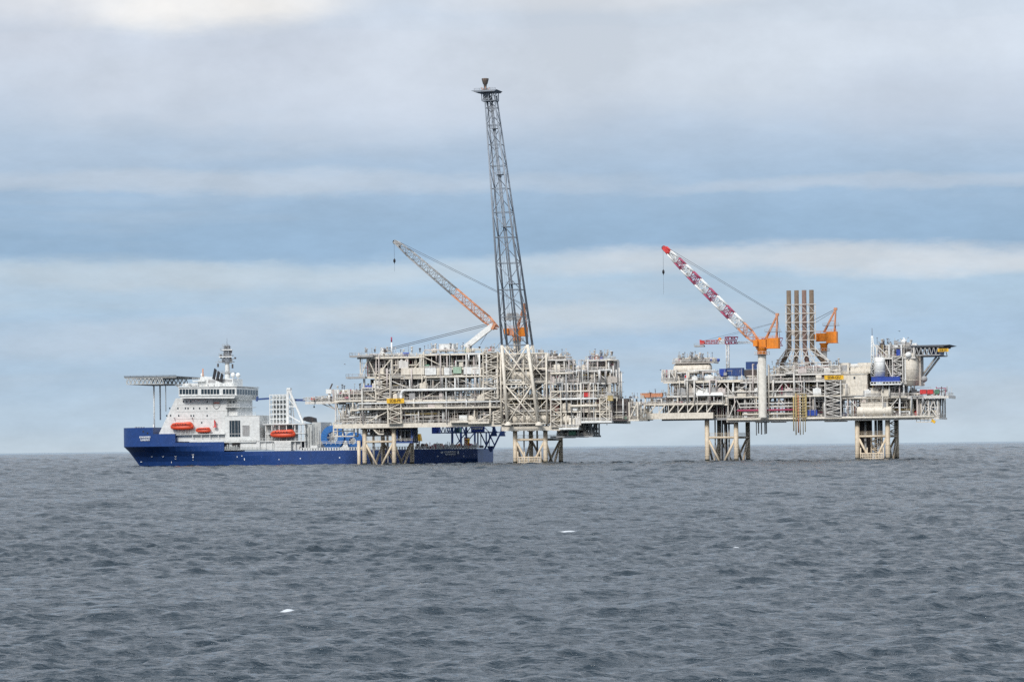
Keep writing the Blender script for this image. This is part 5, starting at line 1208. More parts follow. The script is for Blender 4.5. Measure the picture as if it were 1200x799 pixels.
for j in range(6):
    z = z0+(z1-z0)*j/6
    mb.box((x0, 6.6, z+.2), (x1, 12.4, z+.35))
    for i in range(5): x = x0+(x1-x0)*(i+.5)/5; mb.vessel((x-.9, 9, z+1.1), (x+.9, 9, z+1.1), .55, 8)
mb.build('tower_machinery', shipg, tw)
af = MB(); 
af.bar(P(337.3, 496, 5), P(337.3, 456, 5), 1.0, .8); af.bar(P(339, 457, 5), P(355.5, 495.5, 5), .95, .8); af.bar(P(341, 456.5, 12), P(345, 495, 12), .5); af.bar(P(337.5, 476, 5), P(347, 476.5, 5), .45); af.bar(P(337.5, 486, 5), P(351.5, 494, 5), .45); af.bar(P(337.5, 466, 5), P(346, 476, 5), .4)
af.box((P(336.5, 456, 5).x, 4.3, P(338, 457, 5).z), (P(340.5, 456, 5).x, 7, P(338, 454.5, 5).z)); af.build('a_frame', white, sh)
MB().bar(P(300.5, 467.8, 9), P(316, 466.8, 9), .6, .8).build('crane_jib', navy, sh)
MB().bar(P(300.8, 470, 9), P(302, 464.5, 9), .8).build('crane_jib_head', navy, sh)
MB().bar(P(345, 468.6, 9), P(358, 468.8, 9), .6, 1.0).build('crane_jib', navy, sh)
for v, ua, ub in ((496.6, 308, 358), (507.5, 311, 358), (516.8, 280, 358)):
    a, b = P(ua, v, 1.2), P(ub, v, 1.2); MB().box((a.x, 1.0, a.z-.45), (b.x, 27, a.z)).rail([(a.x, 1.1, a.z), (b.x, 1.1, a.z)]).build('boat_deck', shipw, sh)
MB().box(*sbox(312, 496.9, 334, 516.8, 6, 26)).build('deck_house', shipg, sh)
for u in (311.5, 319, 327.5, 336, 346, 353, 357.5): a = P(u, 527.5, 1.5); MB().box((a.x-.18, 1.4, a.z), (a.x+.18, 1.8, P(u, 497, 1.5).z)).build('stanchion', shipw, sh)
MB().box(*sbox(283, 517.2, 321, 527.3, 1.8, 20)).build('deck_house', shipw, sh)
mb = MB().box(*sbox(321.5, 517.2, 341, 528.2, .8, 6))
for k in range(5): a, b = P(321.5, 519+k*2, .8), P(341, 519.6+k*2, .8); mb.box((a.x, .7, b.z), (b.x, .79, a.z))
mb.build('embarkation_stair', shipw, sh)
MB().box(*sbox(341, 517.2, 352, 527.3, 2.6, 20)).build('deck_house', shipw, sh)
a, b = P(351, 526.5, 1.5), P(353, 523, 1.5); MB().box((a.x, 1.4, a.z), (b.x, 2.2, b.z)).build('winch', darkm, sh)
mb = MB().box(*sbox(357.5, 497, 366, 527.3, 3, 24)); mb.box(*sbox(366.2, 494.5, 376, 527.3, 5, 22)); mb.build('winch_house', shipg, sh)
for k in range(6): a = P(358.5+k*3, 527, 2.4); MB().box((a.x, 2.5, a.z), (a.x+.3, 2.9, P(360, 496+(k % 3)*4, 2.4).z)).build('stanchion', shipg, sh)
a, b = P(354.5, 492.5, 8), P(369, 488.5, 8); MB().prism([(a.x, a.z), (b.x, a.z-1.6), (b.x-.4, a.z+1.0), (b.x-3, b.z+.3), (a.x+.6, b.z)], 8, 12).build('sheave_block', black, sh)
# bulwark rail along the aft deck
mb = MB(); a, b = P(352, 527.6, .1), P(559, 526.2, .1); zb_ = zM
mb.box((a.x, .05, zb_), (b.x, .35, zb_+.12))
n = 66
for k in range(n): x = a.x+(b.x-a.x)*k/n; mb.box((x, .06, zb_+.12), (x+(b.x-a.x)/n*.55, .34, zb_+1.25))
mb.box((a.x, .02, zb_+1.25), (b.x, .38, zb_+1.42)); mb.build('bulwark', shipw, sh)
MB().box(*sbox(364, 521.5, 372, 526, .9, 2.4)).build('deck_locker', shipw, sh)
MB().rail([P(372, 521, 2), P(420, 520.5, 2)], h=1.4, r=.09, step=2).build('railing', steel, sh)
# blue flange reels
def reel(label, u, v, ro, ri, d, w, gap=None):
    c = P(u, v, d); t = thing('cable_reel', label, 'reel', FS, (c.x, d+w/2, P(u, 527.3, d).z), 'blue reels on the aft deck')
    for y0 in (d, d+w-.5):
        mb = MB(); a0, a1 = (gap if gap else (0, 2*math.pi)); n = 40
        for i in range(n):
            p0 = a0+(a1-a0)*i/n; p1 = a0+(a1-a0)*(i+1)/n; q = []
            for y in (y0, y0+.5):
                for a in (p0, p1):
                    for r in (ri, ro): q.append((c.x+r*math.cos(a), y, c.z+r*math.sin(a)))
            mb.add(q, [(0,1,3,2), (6,7,5,4), (1,5,7,3), (4,0,2,6)] + ([(0,4,5,1)] if i == 0 and gap else []) + ([(2,3,7,6)] if i == n-1 and gap else []), False)
        for i in range(24):
            a = a0+(a1-a0)*(i+.5)/24; mb.bar((c.x+ri*1.02*math.cos(a), y0-.06, c.z+ri*1.02*math.sin(a)), (c.x+ro*.98*math.cos(a), y0-.06, c.z+ro*.98*math.sin(a)), .16, .10)
        mb.build('flange', reelb, t)
    MB().lathe((c.x, d+.5, c.z), (0,1,0), [(0, ri*1.05), (w-1.0, ri*1.05)], 28).build('drum', reelb, t)
    mb = MB()
    for i in range(8): a = i*math.pi/4; mb.bar((c.x, d+.3, c.z), (c.x+ri*math.cos(a), d+.3, c.z+ri*math.sin(a)), .3)
    mb.lathe((c.x, d+.1, c.z), (0,1,0), [(0, .3), (0, .9), (.5, .9), (.5, .3)], 14); mb.build('spokes', midgrey, t)
    zb0 = P(u, 527.3, d).z; mb = MB()
    for s in (-1, 1): mb.prism([(c.x+s*ro*.35-.9, zb0), (c.x+s*ro*.35+.9, zb0), (c.x+s*.5+.3, c.z-ro*.5), (c.x+s*.5-.3, c.z-ro*.5)], d+.6, d+w-.6)
    mb.build('cradle', steel, t)
    return t
reel('large bright blue reel with open hub standing left of the west jacket', 389.5, 512.5, 5.4, 2.6, 3.5, 3.0)
reel('smaller blue reel close to the west jacket, half hidden behind a white cage', 413, 516.5, 3.9, 1.6, 5.0, 4.5)
MB().prism(*pr([(400, 526.8), (404, 516), (405.5, 516), (409, 526.8)], 2.5, 3.2)).build('reel_stand', white, sh)
mb = MB(); truss_box(mb, 375, 419, 502, 527, 14, 20, 8, 4, .16); mb.build('aft_framework', shipg, sh)
for u, h in ((383, 4), (386.5, 6), (391, 3), (378, 3), (399, 4)): a = P(u, 502, 15); MB().box((a.x, 15, a.z), (a.x+.8, 16, a.z+h*.385)).build('deck_machine', shipg, sh)

# aft deck and blue stern gantry
sg = MB()
a, b = P(506, 508.0, 6), P(513.4, 498, 6)
gx = MB().box((a.x, 6, a.z), (b.x, 10, b.z)).build('gantry_block', blue, sh)
zt1, zt2 = P(545, 498.3, 6).z, P(545, 506.8, 6).z
for y in (6, 22):
    sg.box((P(513, 500, 6).x, y-.2, zt1-.2), (P(578, 500, 6).x, y+.2, zt1+.2)); sg.box((P(513, 507, 6).x, y-.24, zt2-.2), (P(583, 507, 6).x, y+.24, zt2+.25))
    for k in range(6):
        xa = P(513+k*4.2, 503, 6).x; xb = P(513+(k+1)*4.2, 503, 6).x; sg.bar((xa, y, zt2), ((xa+xb)/2, y, zt1), .3); sg.bar(((xa+xb)/2, y, zt1), (xb, y, zt2), .3)
    for (ua, va, ub, vb, w) in ((530, 498, 530, 525, 1.1), (546.5, 497, 546.5, 521, .9), (560, 507, 560, 524, .7), (563.5, 507, 563.5, 524, .4), (534, 507, 541, 522, .5), (546, 507, 533, 523, .5), (563, 507, 570, 522, .6), (577, 507, 568, 526, .8), (553, 498, 547, 507, .4), (566, 499, 574, 507, .4), (540, 498, 546, 507, .4)):
        p, q = P(ua, va, 6), P(ub, vb, 6); p.y = q.y = y; sg.bar(p, q, w*.8)
    sg.prism([(P(576, 500, 6).x, P(576, 511, 6).z), (P(582.5, 500, 6).x, P(582.5, 511, 6).z), (P(579.5, 500, 6).x, P(579.5, 497.5, 6).z), (P(578, 500, 6).x, P(578, 497.5, 6).z)], y-.5, y+.5)
sg.build('stern_gantry', navy, sh)
a, b = P(552, 506, 5), P(567.5, 499.5, 5); bd = MB().box((a.x, 5.0, a.z), (b.x, 5.7, b.z)).build('name_board', blue, sh)
lettering('KHANKENDI', FS, ((a.x+b.x)/2, 4.95, b.z-.95), 1.3, letterw, bd, width=(b.x-a.x)*.8)
for (u0, v0, u1, v1, m, nm) in ((532.5, 506.3, 538.5, 501, green, 'winch_drum'), (544, 525.5, 548.5, 512, midgrey, 'gantry_column')): MB().box(*sbox(u0, v1, u1, v0, 7, 10)).build(nm, m, sh)
p, q = P(567, 529.5, -.2), P(572, 522.5, -.2); MB().prism([(p.x, p.z+1.6), (p.x+.8, p.z), (q.x-.6, p.z), (q.x, p.z+1.6), (q.x+.6, q.z), (p.x-.6, q.z)], 8, 10).build('stern_roller', navy, sh)
a = P(490, 516.5, 7); b = P(492.5, 508.2, 7)
t = thing('hose_station', 'yellow wedge shaped hose station on the ship right of the west jacket', 'machine', FS, (a.x, 8, P(490, 527, 7).z))
x1 = P(493, 512, 7).x; x0 = P(485, 512, 7).x
MB().prism([(x0, a.z+.3), (x1, a.z-.1), (x1-.6, b.z), (x0+.8, b.z)], 7, 10).build('housing', yellow, t)
MB().box((x0+.6, 7.5, P(490, 527, 7).z), (x0+1.1, 8, a.z+.3)).box((x1-1.1, 7.5, P(490, 527, 7).z), (x1-.6, 8, a.z)).build('leg', steel, t)
# odds and ends lying on the aft deck
mb = MB()
zd = zM+.3
for k in range(34):
    u = 488+k*2.1; a = P(u, 526, 3); w = rnd.uniform(.5, 1.6); mb = MB().box((a.x, 3+rnd.random()*3, zd), (a.x+w, 6+rnd.random()*3, zd+rnd.uniform(.6, 2.4))); mb.box((a.x+.2, 3.4, zd), (a.x+.45, 3.7, zd+rnd.uniform(1.5, 3.2)))
    mb.build('deck_machine', rnd.choice([shipg, shipw, darkm, maroon, salmon, shipg, steel]), sh)
a, b = P(507, 524.3, 5), P(523, 522, 5); mb = MB(); mb.prism([(a.x-3, a.z-.5), (b.x+2, a.z-.8), (b.x-1.5, b.z+.3), (a.x, b.z+.4)], 5, 9); mb.build('hatch', maroon, sh)
a, b = P(487, 525, 9), P(560, 524, 9); MB().box((a.x, 9, zd), (b.x, 20, zd+1.2)).build('cargo_hatch', darkm, sh)
for u, m in ((546, salmon), (549, yellow)): a = P(u, 524.5, 4); MB().tube((a.x, 4, zd), (a.x, 4, zd+3.4), .5, 8).lathe((a.x, 4, zd+3.4), (0,0,1), [(0, .5), (.4, .9), (.9, .3)], 8).build('capstan', m, sh)
# lifeboats hang from davits: things of their own
def lifeboat(label, u0, u1, vt, vb, d, cov):
    x0, x1 = P(u0, vb, d).x, P(u1, vb, d).x; um = (u0+u1)/2; z0, z1 = P(um, vb, d).z, P(um, vt, d).z; l = x1-x0; h = z1-z0; w = h*.95
    t = thing('lifeboat', label, 'lifeboat', FS, ((x0+x1)/2, d, z0), 'orange boats of the ship')
    def loft(prof, name, m):
        mb = MB(); n = 14; rings = []
        for q, kw, zl, zh in prof:
            ring = []
            for i in range(n):
                a = 2*math.pi*i/n; cx, sz = math.cos(a), math.sin(a)
                cx = math.copysign(abs(cx)**.6, cx); sz = math.copysign(abs(sz)**.7, sz)
                ring.append((x0+l*q, d+w/2*kw*cx, z0+h*((zl+zh)/2+(zh-zl)/2*sz)))
            rings.append(ring)
        vs = [p for r_ in rings for p in r_]; m_ = len(rings)
        mb.add(vs, [(j*n+i, j*n+(i+1) % n, (j+1)*n+(i+1) % n, (j+1)*n+i) for j in range(m_-1) for i in range(n)], True)
        mb.add(rings[0], [tuple(range(n-1, -1, -1))]); mb.add(rings[-1], [tuple(range(n))])
        return mb.build(name, m, t)
    loft([(0, .12, .34, .58), (.05, .55, .16, .62), (.18, .9, .04, .6), (.5, 1, 0, .58), (.85, .92, .03, .6), (.96, .6, .1, .62), (1, .3, .2, .6)], 'hull', redo)
    loft([(.05, .35, .5, .7), (.12, .72, .5, .84), (.3, .84, .5, .92), (.6, .84, .5, .93), (.74, .8, .5, .98), (.86, .78, .5, .98), (.93, .6, .5, .86), (.97, .4, .5, .68)], 'canopy', redo)
    mb = MB()
    for k in range(5): x = x0+l*(.25+.11*k); mb.box((x-.22, d-w*.43, z0+h*.66), (x+.22, d-w*.40, z0+h*.76))
    mb.build('window', glass, t)
    MB().box((x0+l*.08, d-w*.51, z0+h*.52), (x0+l*.94, d-w*.47, z0+h*.57)).build('fender', black, t)
    MB().lathe((x0+l*.06, d-w*.1, z0+h*.1), (1,0,0), [(0, .05), (.1, .3), (.25, .3), (.3, .05)], 8).build('propeller', black, t) if False else None
    if cov:
        zt = z1+2.0; mb = MB()
        for q in (.12, .9): mb.bar((x0+l*q, d+w*.9, z0-.6), (x0+l*q, d+w*.7, zt), .4); mb.bar((x0+l*q, d+w*.7, zt), (x0+l*q, d, zt-.3), .35); mb.tube((x0+l*q, d, z1-.2), (x0+l*q, d, zt-.4), .06, 5)
        mb.build('davit', shipw, sh)
    return t
lifeboat('largest orange lifeboat below the slanted white front of the superstructure', 200, 226.7, 494, 503.8, .8, True)
lifeboat('smaller orange rescue boat just right of the largest lifeboat', 229.5, 246.8, 500.3, 506.8, .9, False)
lifeboat('orange lifeboat on the open decks between the white pipe tower and the hull', 317, 346, 503, 512.8, .6, True)
a = P(252, 498, 2); t = thing('fire_monitor', 'small red fire monitor on the ship beside the smaller rescue boat', 'fire monitor', FS, P(252, 500.5, 1.2))
q = P(252, 500.5, 1.2); MB().lathe(q, (0,0,1), [(0, .9), (.3, .9), (.5, .4), (2.0, .35), (2.4, .6), (2.7, .2)], 10).build('stand', red, t); MB().bar((q.x, 1.2, q.z+2.2), (q.x-.15, .9, q.z+3.3), .4).build('nozzle', red, t)

# ------------------------------------------------------------------ gulls
def gull(u, v, Y, roll, lab):
    rx, rz = ray(u, v); t = bpy.data.objects.new('seagull', None); COL.objects.link(t); t.location = (rx*Y, Y, CAM_H+rz*Y); t.rotation_euler = (0, roll, rnd.uniform(-.6, .6))
    t['label'] = lab; t['category'] = 'bird'; t['group'] = 'gulls in the air'; OFF[t.name] = Vector((0,0,0))
    MB().lathe((-.42, 0, 0), (1,0,.1), [(0, .01), (.12, .06), (.4, .12), (.62, .09), (.72, .075), (.80, .06), (.9, .01)], 10).add([(-.42,.0,.0), (-.62,-.1,0), (-.62,.1,0), (-.42,0,.03)], [(0,1,2), (3,2,1), (0,3,1), (0,2,3)]).build('body', feather, t)
    for s in (-1, 1):
        pts = [(.15, .08, .05), (-.12, .08, .05), (.12, .42, .22), (-.14, .42, .22), (-.02, .95, .14), (-.14, .92, .14)]
        vs = [(x, s*y, z) for x, y, z in pts]+[(x, s*y, z+.025) for x, y, z in pts]
        MB().add(vs, [(0,1,3,2), (2,3,5,4), (6,8,9,7), (8,10,11,9), (0,2,8,6), (2,4,10,8), (1,7,9,3), (3,9,11,5), (4,5,11,10)]).build('wing', feather, t)
gull(404, 427, 1180, .3, 'gull flying left of the west roof of the left platform')
gull(774, 433.5, 1180, -.4, 'gull flying at the west edge of the right platform')
gull(1054, 388.3, 1180, .2, 'higher of two gulls flying above the helideck end')
gull(1064.3, 395.8, 1180, -.2, 'lower of two gulls flying above the helideck end')
SUN_E = 2.5
VAULT = (1.0, 1.72)
SKY_STOPS = [(522, (196, 213, 227)), (480, (186, 207, 226)), (430, (178, 203, 227)), (392, (172, 199, 226)), (345, (176, 202, 226)), (312, (178, 203, 226)), (292, (150, 181, 212)), (245, (156, 185, 215)), (205, (178, 198, 221)), (175, (190, 204, 222)), (120, (205, 216, 231)), (40, (210, 219, 233))]
CLOUDS = [(215, 2, 200, 30, (255, 251, 246), 1.0), (960, 310, 330, 18, (212, 219, 228), 1.0), (230, 318, 420, 15, (196, 210, 223), .8), (250, 214, 420, 13, (202, 211, 223), .6), (1080, 224, 360, 9, (202, 210, 222), .5),
          (640, 372, 330, 20, (202, 213, 224), .8), (150, 395, 260, 22, (194, 208, 224), .6), (420, 100, 400, 60, (214, 221, 233), .7), (900, 60, 380, 70, (216, 224, 234), .7), (760, 2, 200, 18, (236, 236, 238), .6), (1100, 480, 260, 30, (196, 210, 224), .6), (640, 500, 400, 22, (205, 218, 229), .8), (60, 175, 200, 30, (178, 197, 219), .6), (1120, 130, 160, 40, (196, 206, 222), .6), (330, 60, 120, 30, (200, 208, 222), .5), (30, 30, 90, 40, (206, 211, 222), .6)]
# ------------------------------------------------------------------ sea
def build_sea():
    rs = np.random.RandomState(5)
    rr = [4.0]
    while rr[-1] < 80: rr.append(rr[-1]*1.05+.2)
    rr[-1] = 80.0
    while rr[-1] < 2600: rr.append(rr[-1]*1.00132)
    while rr[-1] < 9500: rr.append(rr[-1]*1.0019)
    while rr[-1] < 70000: rr.append(rr[-1]*1.04)
    r = np.array(rr); row_step = np.gradient(r)
    half = R(38); core = np.arange(-R(12), R(12)+1e-6, .00085); wing = np.arange(R(12)+.0009, half, .0034); fine = np.concatenate([-wing[::-1], core, wing])
    coarse = np.linspace(half, 2*math.pi-half, 90)[1:-1]
    th = np.concatenate([fine, coarse]); nc = len(th); nr = len(r)
    col_step = np.full(nc, .00085); col_step[len(fine):] = .06
    Xs = (r[:, None]*np.sin(th)[None]).astype(np.float32); Ys = (r[:, None]*np.cos(th)[None]).astype(np.float32)
    Z = np.zeros_like(Xs); DX = np.zeros_like(Xs); DY = np.zeros_like(Xs); JAC = np.zeros_like(Xs)
    gust = np.zeros_like(Xs)
    for lam in (900, 520, 310, 170, 95, 60):
        a = rs.uniform(0, 2*math.pi); k = 2*math.pi/lam; gust += np.sin(k*(Xs*math.cos(a)*.6+Ys*math.sin(a))+rs.uniform(0, 6.28))
    gust = 1.0+.08*gust
    lams = np.exp(np.linspace(math.log(.5), math.log(17), 110)); N = len(lams)
    for lam in lams:
        lam = lam*rs.uniform(.93, 1.07); k = 2*math.pi/lam
        dirn = -math.pi/2 + R(18) + rs.normal(0, R(40)); ph = rs.uniform(0, 2*math.pi)
        sl = SLOPE_SIGMA*math.sqrt(2/N)*(1.15 if lam < 2.2 else (.52 if lam < 5 else (.42 if lam < 10 else .36))); a = sl/k
        fade = np.clip((lam/(2.2*row_step)-.55)/.7, 0, 1)*(np.clip(1+(r-200)/550, 1, 2.4) if lam > 2.6 else 1.0)
        n_rows = int(np.searchsorted(-fade, -1e-3)) if (fade <= 1e-3).any() else nr
        idx = np.nonzero(fade > 1e-3)[0]
        if len(idx) == 0: continue
        i0, i1 = idx[0], idx[-1]+1; f = fade[i0:i1, None]*np.where(np.arange(nc) < len(fine), 1, 0)[None]
        p = k*(Xs[i0:i1]*math.cos(dirn)+Ys[i0:i1]*math.sin(dirn))+ph
        g = gust[i0:i1] if lam < 5 else 1.0
        s, c = np.sin(p), np.cos(p); q = .92*a*f*g
        Z[i0:i1] += a*f*g*c; DX[i0:i1] -= q*math.cos(dirn)*s; DY[i0:i1] -= q*math.sin(dirn)*s; JAC[i0:i1] += .8*sl*f*g*c
    for lam in np.exp(np.linspace(math.log(18), math.log(75), 22)):      # longer swell, offshore beyond the platforms
        lam = lam*rs.uniform(.95, 1.05); k = 2*math.pi/lam; dirn = -math.pi/2+R(18)+rs.normal(0, R(38)); ph = rs.uniform(0, 6.28)
        i0 = int(np.searchsorted(r, 1450)); f = np.clip((r[i0:]-1450)/900, 0, 1)*np.clip((lam/(2.2*row_step[i0:])-.55)/.7, 0, 1)
        Z[i0:] += (.03/k*f)[:, None]*np.where(np.arange(nc) < len(fine), 1, 0)[None]*np.cos(k*(Xs[i0:]*math.cos(dirn)+Ys[i0:]*math.sin(dirn))+ph)
    foam = np.zeros_like(Xs)
    for u, v, w, dd in FOAM:
        rx, rz = ray(u, v); Y = -CAM_H/rz; x = rx*Y; wm = w/FPX*Y
        e = ((Xs-x)/(wm*.55))**2+((Ys-Y)/dd)**2; g = np.exp(-e*1.6)*(e < 4); foam = np.maximum(foam, g*1.1); Z += .14*g*(wm < 4)
    # crests that are just breaking
    foam = np.maximum(foam, np.clip((JAC-.95)/.3, 0, .5)*(np.abs(th) < half)[None])
    X2, Y2 = Xs+DX, Ys+DY
    co = np.stack([X2, Y2, Z], -1).reshape(-1, 3).astype(np.float32)
    i = np.arange(nr-1)[:, None]*nc; j = np.arange(nc)[None]; jn = (j+1) % nc
    # order columns by angle: fine then coarse wraps round to the first fine column
    faces = np.stack([i+j, i+jn, i+nc+jn, i+nc+j], -1).reshape(-1, 4)[:, ::-1]
    nv, nf = len(co), len(faces)
    me = bpy.data.meshes.new('sea'); me.vertices.add(nv); me.vertices.foreach_set('co', co.ravel())
    me.loops.add(nf*4); me.loops.foreach_set('vertex_index', faces.ravel().astype(np.int32))
    me.polygons.add(nf); me.polygons.foreach_set('loop_start', np.arange(0, nf*4, 4, dtype=np.int32)); 
    me.polygons.foreach_set('use_smooth', np.ones(nf, dtype=bool))
    at = me.attributes.new('foam', 'FLOAT', 'POINT'); at.data.foreach_set('value', foam.ravel().astype(np.float32))
    me.update(calc_edges=True)
    o = bpy.data.objects.new('sea', me); COL.objects.link(o); o['kind'] = 'structure'; o['label'] = 'grey choppy open sea with a few small whitecaps'
    m = bpy.data.materials.new('sea_water'); m.use_nodes = True; nt = m.node_tree; Nn = nt.nodes; L = nt.links; b = Nn['Principled BSDF']
    b.inputs['Base Color'].default_value = (.0155, .027, .038, 1); b.inputs['Roughness'].default_value = .08; b.inputs['IOR'].default_value = 1.333
    geo = Nn.new('ShaderNodeNewGeometry')
    mp = Nn.new('ShaderNodeMapping'); mp.inputs['Scale'].default_value = (.6, 1.0, 1.0); L.new(geo.outputs['Position'], mp.inputs[0])
    def noise(s, d, rg): 
        n = Nn.new('ShaderNodeTexNoise'); n.inputs['Scale'].default_value = s; n.inputs['Detail'].default_value = d; n.inputs['Roughness'].default_value = rg; L.new(mp.outputs[0], n.inputs['Vector']); return n
    prev = None
    for sc_n, det, dist in ((.11, 2.0, .6), (.8, 3.0, .30), (2.2, 4.0, .19), (6.0, 3.0, .06)):      # swell patches, chop, ripples
        n1 = noise(sc_n, det, .6); bp = Nn.new('ShaderNodeBump'); bp.inputs['Strength'].default_value = 1.0; bp.inputs['Distance'].default_value = dist
        L.new(n1.outputs['Fac'], bp.inputs['Height'])
        if prev: L.new(prev.outputs[0], bp.inputs['Normal'])
        prev = bp
    L.new(prev.outputs[0], b.inputs['Normal'])
    b.inputs['Specular Tint'].default_value = (.94, .97, 1.0, 1)
    fa = Nn.new('ShaderNodeAttribute'); fa.attribute_name = 'foam'
    n2 = noise(7.0, 6.0, .75); ma = Nn.new('ShaderNodeMath'); ma.operation = 'MULTIPLY_ADD'; ma.inputs[1].default_value = 1.5; L.new(fa.outputs['Fac'], ma.inputs[0]); L.new(n2.outputs['Fac'], ma.inputs[2])
    mr = Nn.new('ShaderNodeMapRange'); mr.inputs['From Min'].default_value = 1.05; mr.inputs['From Max'].default_value = 1.75; L.new(ma.outputs[0], mr.inputs['Value'])
    fo = Nn.new('ShaderNodeBsdfDiffuse'); fo.inputs['Color'].default_value = (.55, .57, .59, 1)
    mx = Nn.new('ShaderNodeMixShader'); L.new(mr.outputs[0], mx.inputs[0]); L.new(b.outputs[0], mx.inputs[1]); L.new(fo.outputs[0], mx.inputs[2])
    L.new(mx.outputs[0], Nn['Material Output'].inputs['Surface'])
    me.materials.append(m)

SLOPE_SIGMA = .315; BUMP = .10
FOAM = [(667, 623.3, 26, 1.5), (335, 714, 24, .9), (862, 641, 9, 1.0), (745, 604, 7, 1.5)]
build_sea()

# ------------------------------------------------------------------ light
SUN_EL, SUN_AZ = R(38), R(28)       # sun high behind the camera, a little to the left
s = bpy.data.lights.new('sun', 'SUN'); s.energy = SUN_E; s.angle = R(11); s.color = (1.0, .965, .91)
so = bpy.data.objects.new('sun', s); COL.objects.link(so)
dirv = Vector((-math.sin(SUN_AZ)*math.cos(SUN_EL), -math.cos(SUN_AZ)*math.cos(SUN_EL), math.sin(SUN_EL)))   # towards the sun
so.rotation_euler = dirv.to_track_quat('Z', 'Y').to_euler(); so.location = (0, 0, 300)

w = bpy.data.worlds.new('World'); sc.world = w; w.use_nodes = True
nt = w.node_tree; N = nt.nodes; L = nt.links; bg = N['Background']
sky = N.new('ShaderNodeTexSky'); sky.sky_type = 'NISHITA'; sky.sun_disc = False; sky.sun_elevation = SUN_EL; sky.sun_rotation = math.atan2(dirv.x, dirv.y)
sky.air_density = 1.0; sky.dust_density = 1.5
tc = N.new('ShaderNodeTexCoord'); sep = N.new('ShaderNodeSeparateXYZ'); L.new(tc.outputs['Generated'], sep.inputs[0])
def math_n(op, a, b=None, c=None):
    m = N.new('ShaderNodeMath'); m.operation = op
    for i, q in enumerate((a, b, c)):
        if q is None: continue
        if isinstance(q, (int, float)): m.inputs[i].default_value = q
        else: L.new(q, m.inputs[i])
    return m.outputs[0]
def sky_noise(sx, sz, scale, detail, rough=.5, off=0.0):
    mp = N.new('ShaderNodeMapping'); mp.inputs['Scale'].default_value = (sx, sx, sz); mp.inputs['Location'].default_value = (off, off*.7, off*.3)
    L.new(tc.outputs['Generated'], mp.inputs[0]); n = N.new('ShaderNodeTexNoise'); n.inputs['Scale'].default_value = scale; n.inputs['Detail'].default_value = detail; n.inputs['Roughness'].default_value = rough
    L.new(mp.outputs[0], n.inputs['Vector']); return n.outputs['Fac']
z = sep.outputs['Z']
wa_ = sky_noise(7, 30, 1.0, 5, .5); wb_ = sky_noise(28, 110, 1.0, 8, .66, 3.1)
zz = math_n('MULTIPLY_ADD', math_n('SUBTRACT', wa_, .5), .010, z); zz = math_n('MULTIPLY_ADD', math_n('SUBTRACT', wb_, .5), .0075, zz)
fac = math_n('DIVIDE', zz, .16)      # 0 at the horizon .. 1 just above the picture
ramp = N.new('ShaderNodeValToRGB'); L.new(fac, ramp.inputs[0]); cr = ramp.color_ramp; cr.interpolation = 'EASE'
def lin(r, g, b): return tuple(((c/255+.055)/1.055)**2.4 if c > 10 else c/3294 for c in (r, g, b))
def e2f(y): return ((524-y)/3403)/.16
STOPS = SKY_STOPS
for i, (y, c) in enumerate(STOPS):
    e = cr.elements[i] if i < 2 else cr.elements.new(.5)
    e.position = max(0, min(1, e2f(y))); e.color = (*lin(*c), 1)
# order safe: positions already rising
# separate soft cloud streaks and a brighter bank higher up
st = sky_noise(5, 70, 1.0, 6, .55, 7.7); mr = N.new('ShaderNodeMapRange'); mr.inputs['From Min'].default_value = .50; mr.inputs['From Max'].default_value = .72; mr.inputs['To Max'].default_value = .28; L.new(st, mr.inputs['Value'])
mx = N.new('ShaderNodeMix'); mx.data_type = 'RGBA'; L.new(mr.outputs[0], mx.inputs[0]); L.new(ramp.outputs[0], mx.inputs[6]); mx.inputs[7].default_value = (*lin(206, 213, 221), 1)
# mottling: ragged lighter and darker flakes, stronger higher up
m1 = sky_noise(24, 70, 1.0, 9, .68, 9.4); g1 = N.new('ShaderNodeMapRange'); g1.inputs['From Min'].default_value = .36; g1.inputs['From Max'].default_value = .64; g1.inputs['To Min'].default_value = .935; g1.inputs['To Max'].default_value = 1.065; L.new(m1, g1.inputs['Value'])
m2 = sky_noise(15, 24, 1.0, 8, .6, 4.2); g2 = N.new('ShaderNodeMapRange'); g2.inputs['From Min'].default_value = .34; g2.inputs['From Max'].default_value = .66; g2.inputs['To Min'].default_value = .90; g2.inputs['To Max'].default_value = 1.10; L.new(m2, g2.inputs['Value'])
hi2 = N.new('ShaderNodeMapRange'); hi2.interpolation_type = 'SMOOTHSTEP'; hi2.inputs['From Min'].default_value = .09; hi2.inputs['From Max'].default_value = .13; L.new(z, hi2.inputs['Value'])
gm = N.new('ShaderNodeMix'); L.new(hi2.outputs[0], gm.inputs[0]); L.new(g1.outputs[0], gm.inputs[2]); L.new(g2.outputs[0], gm.inputs[3])
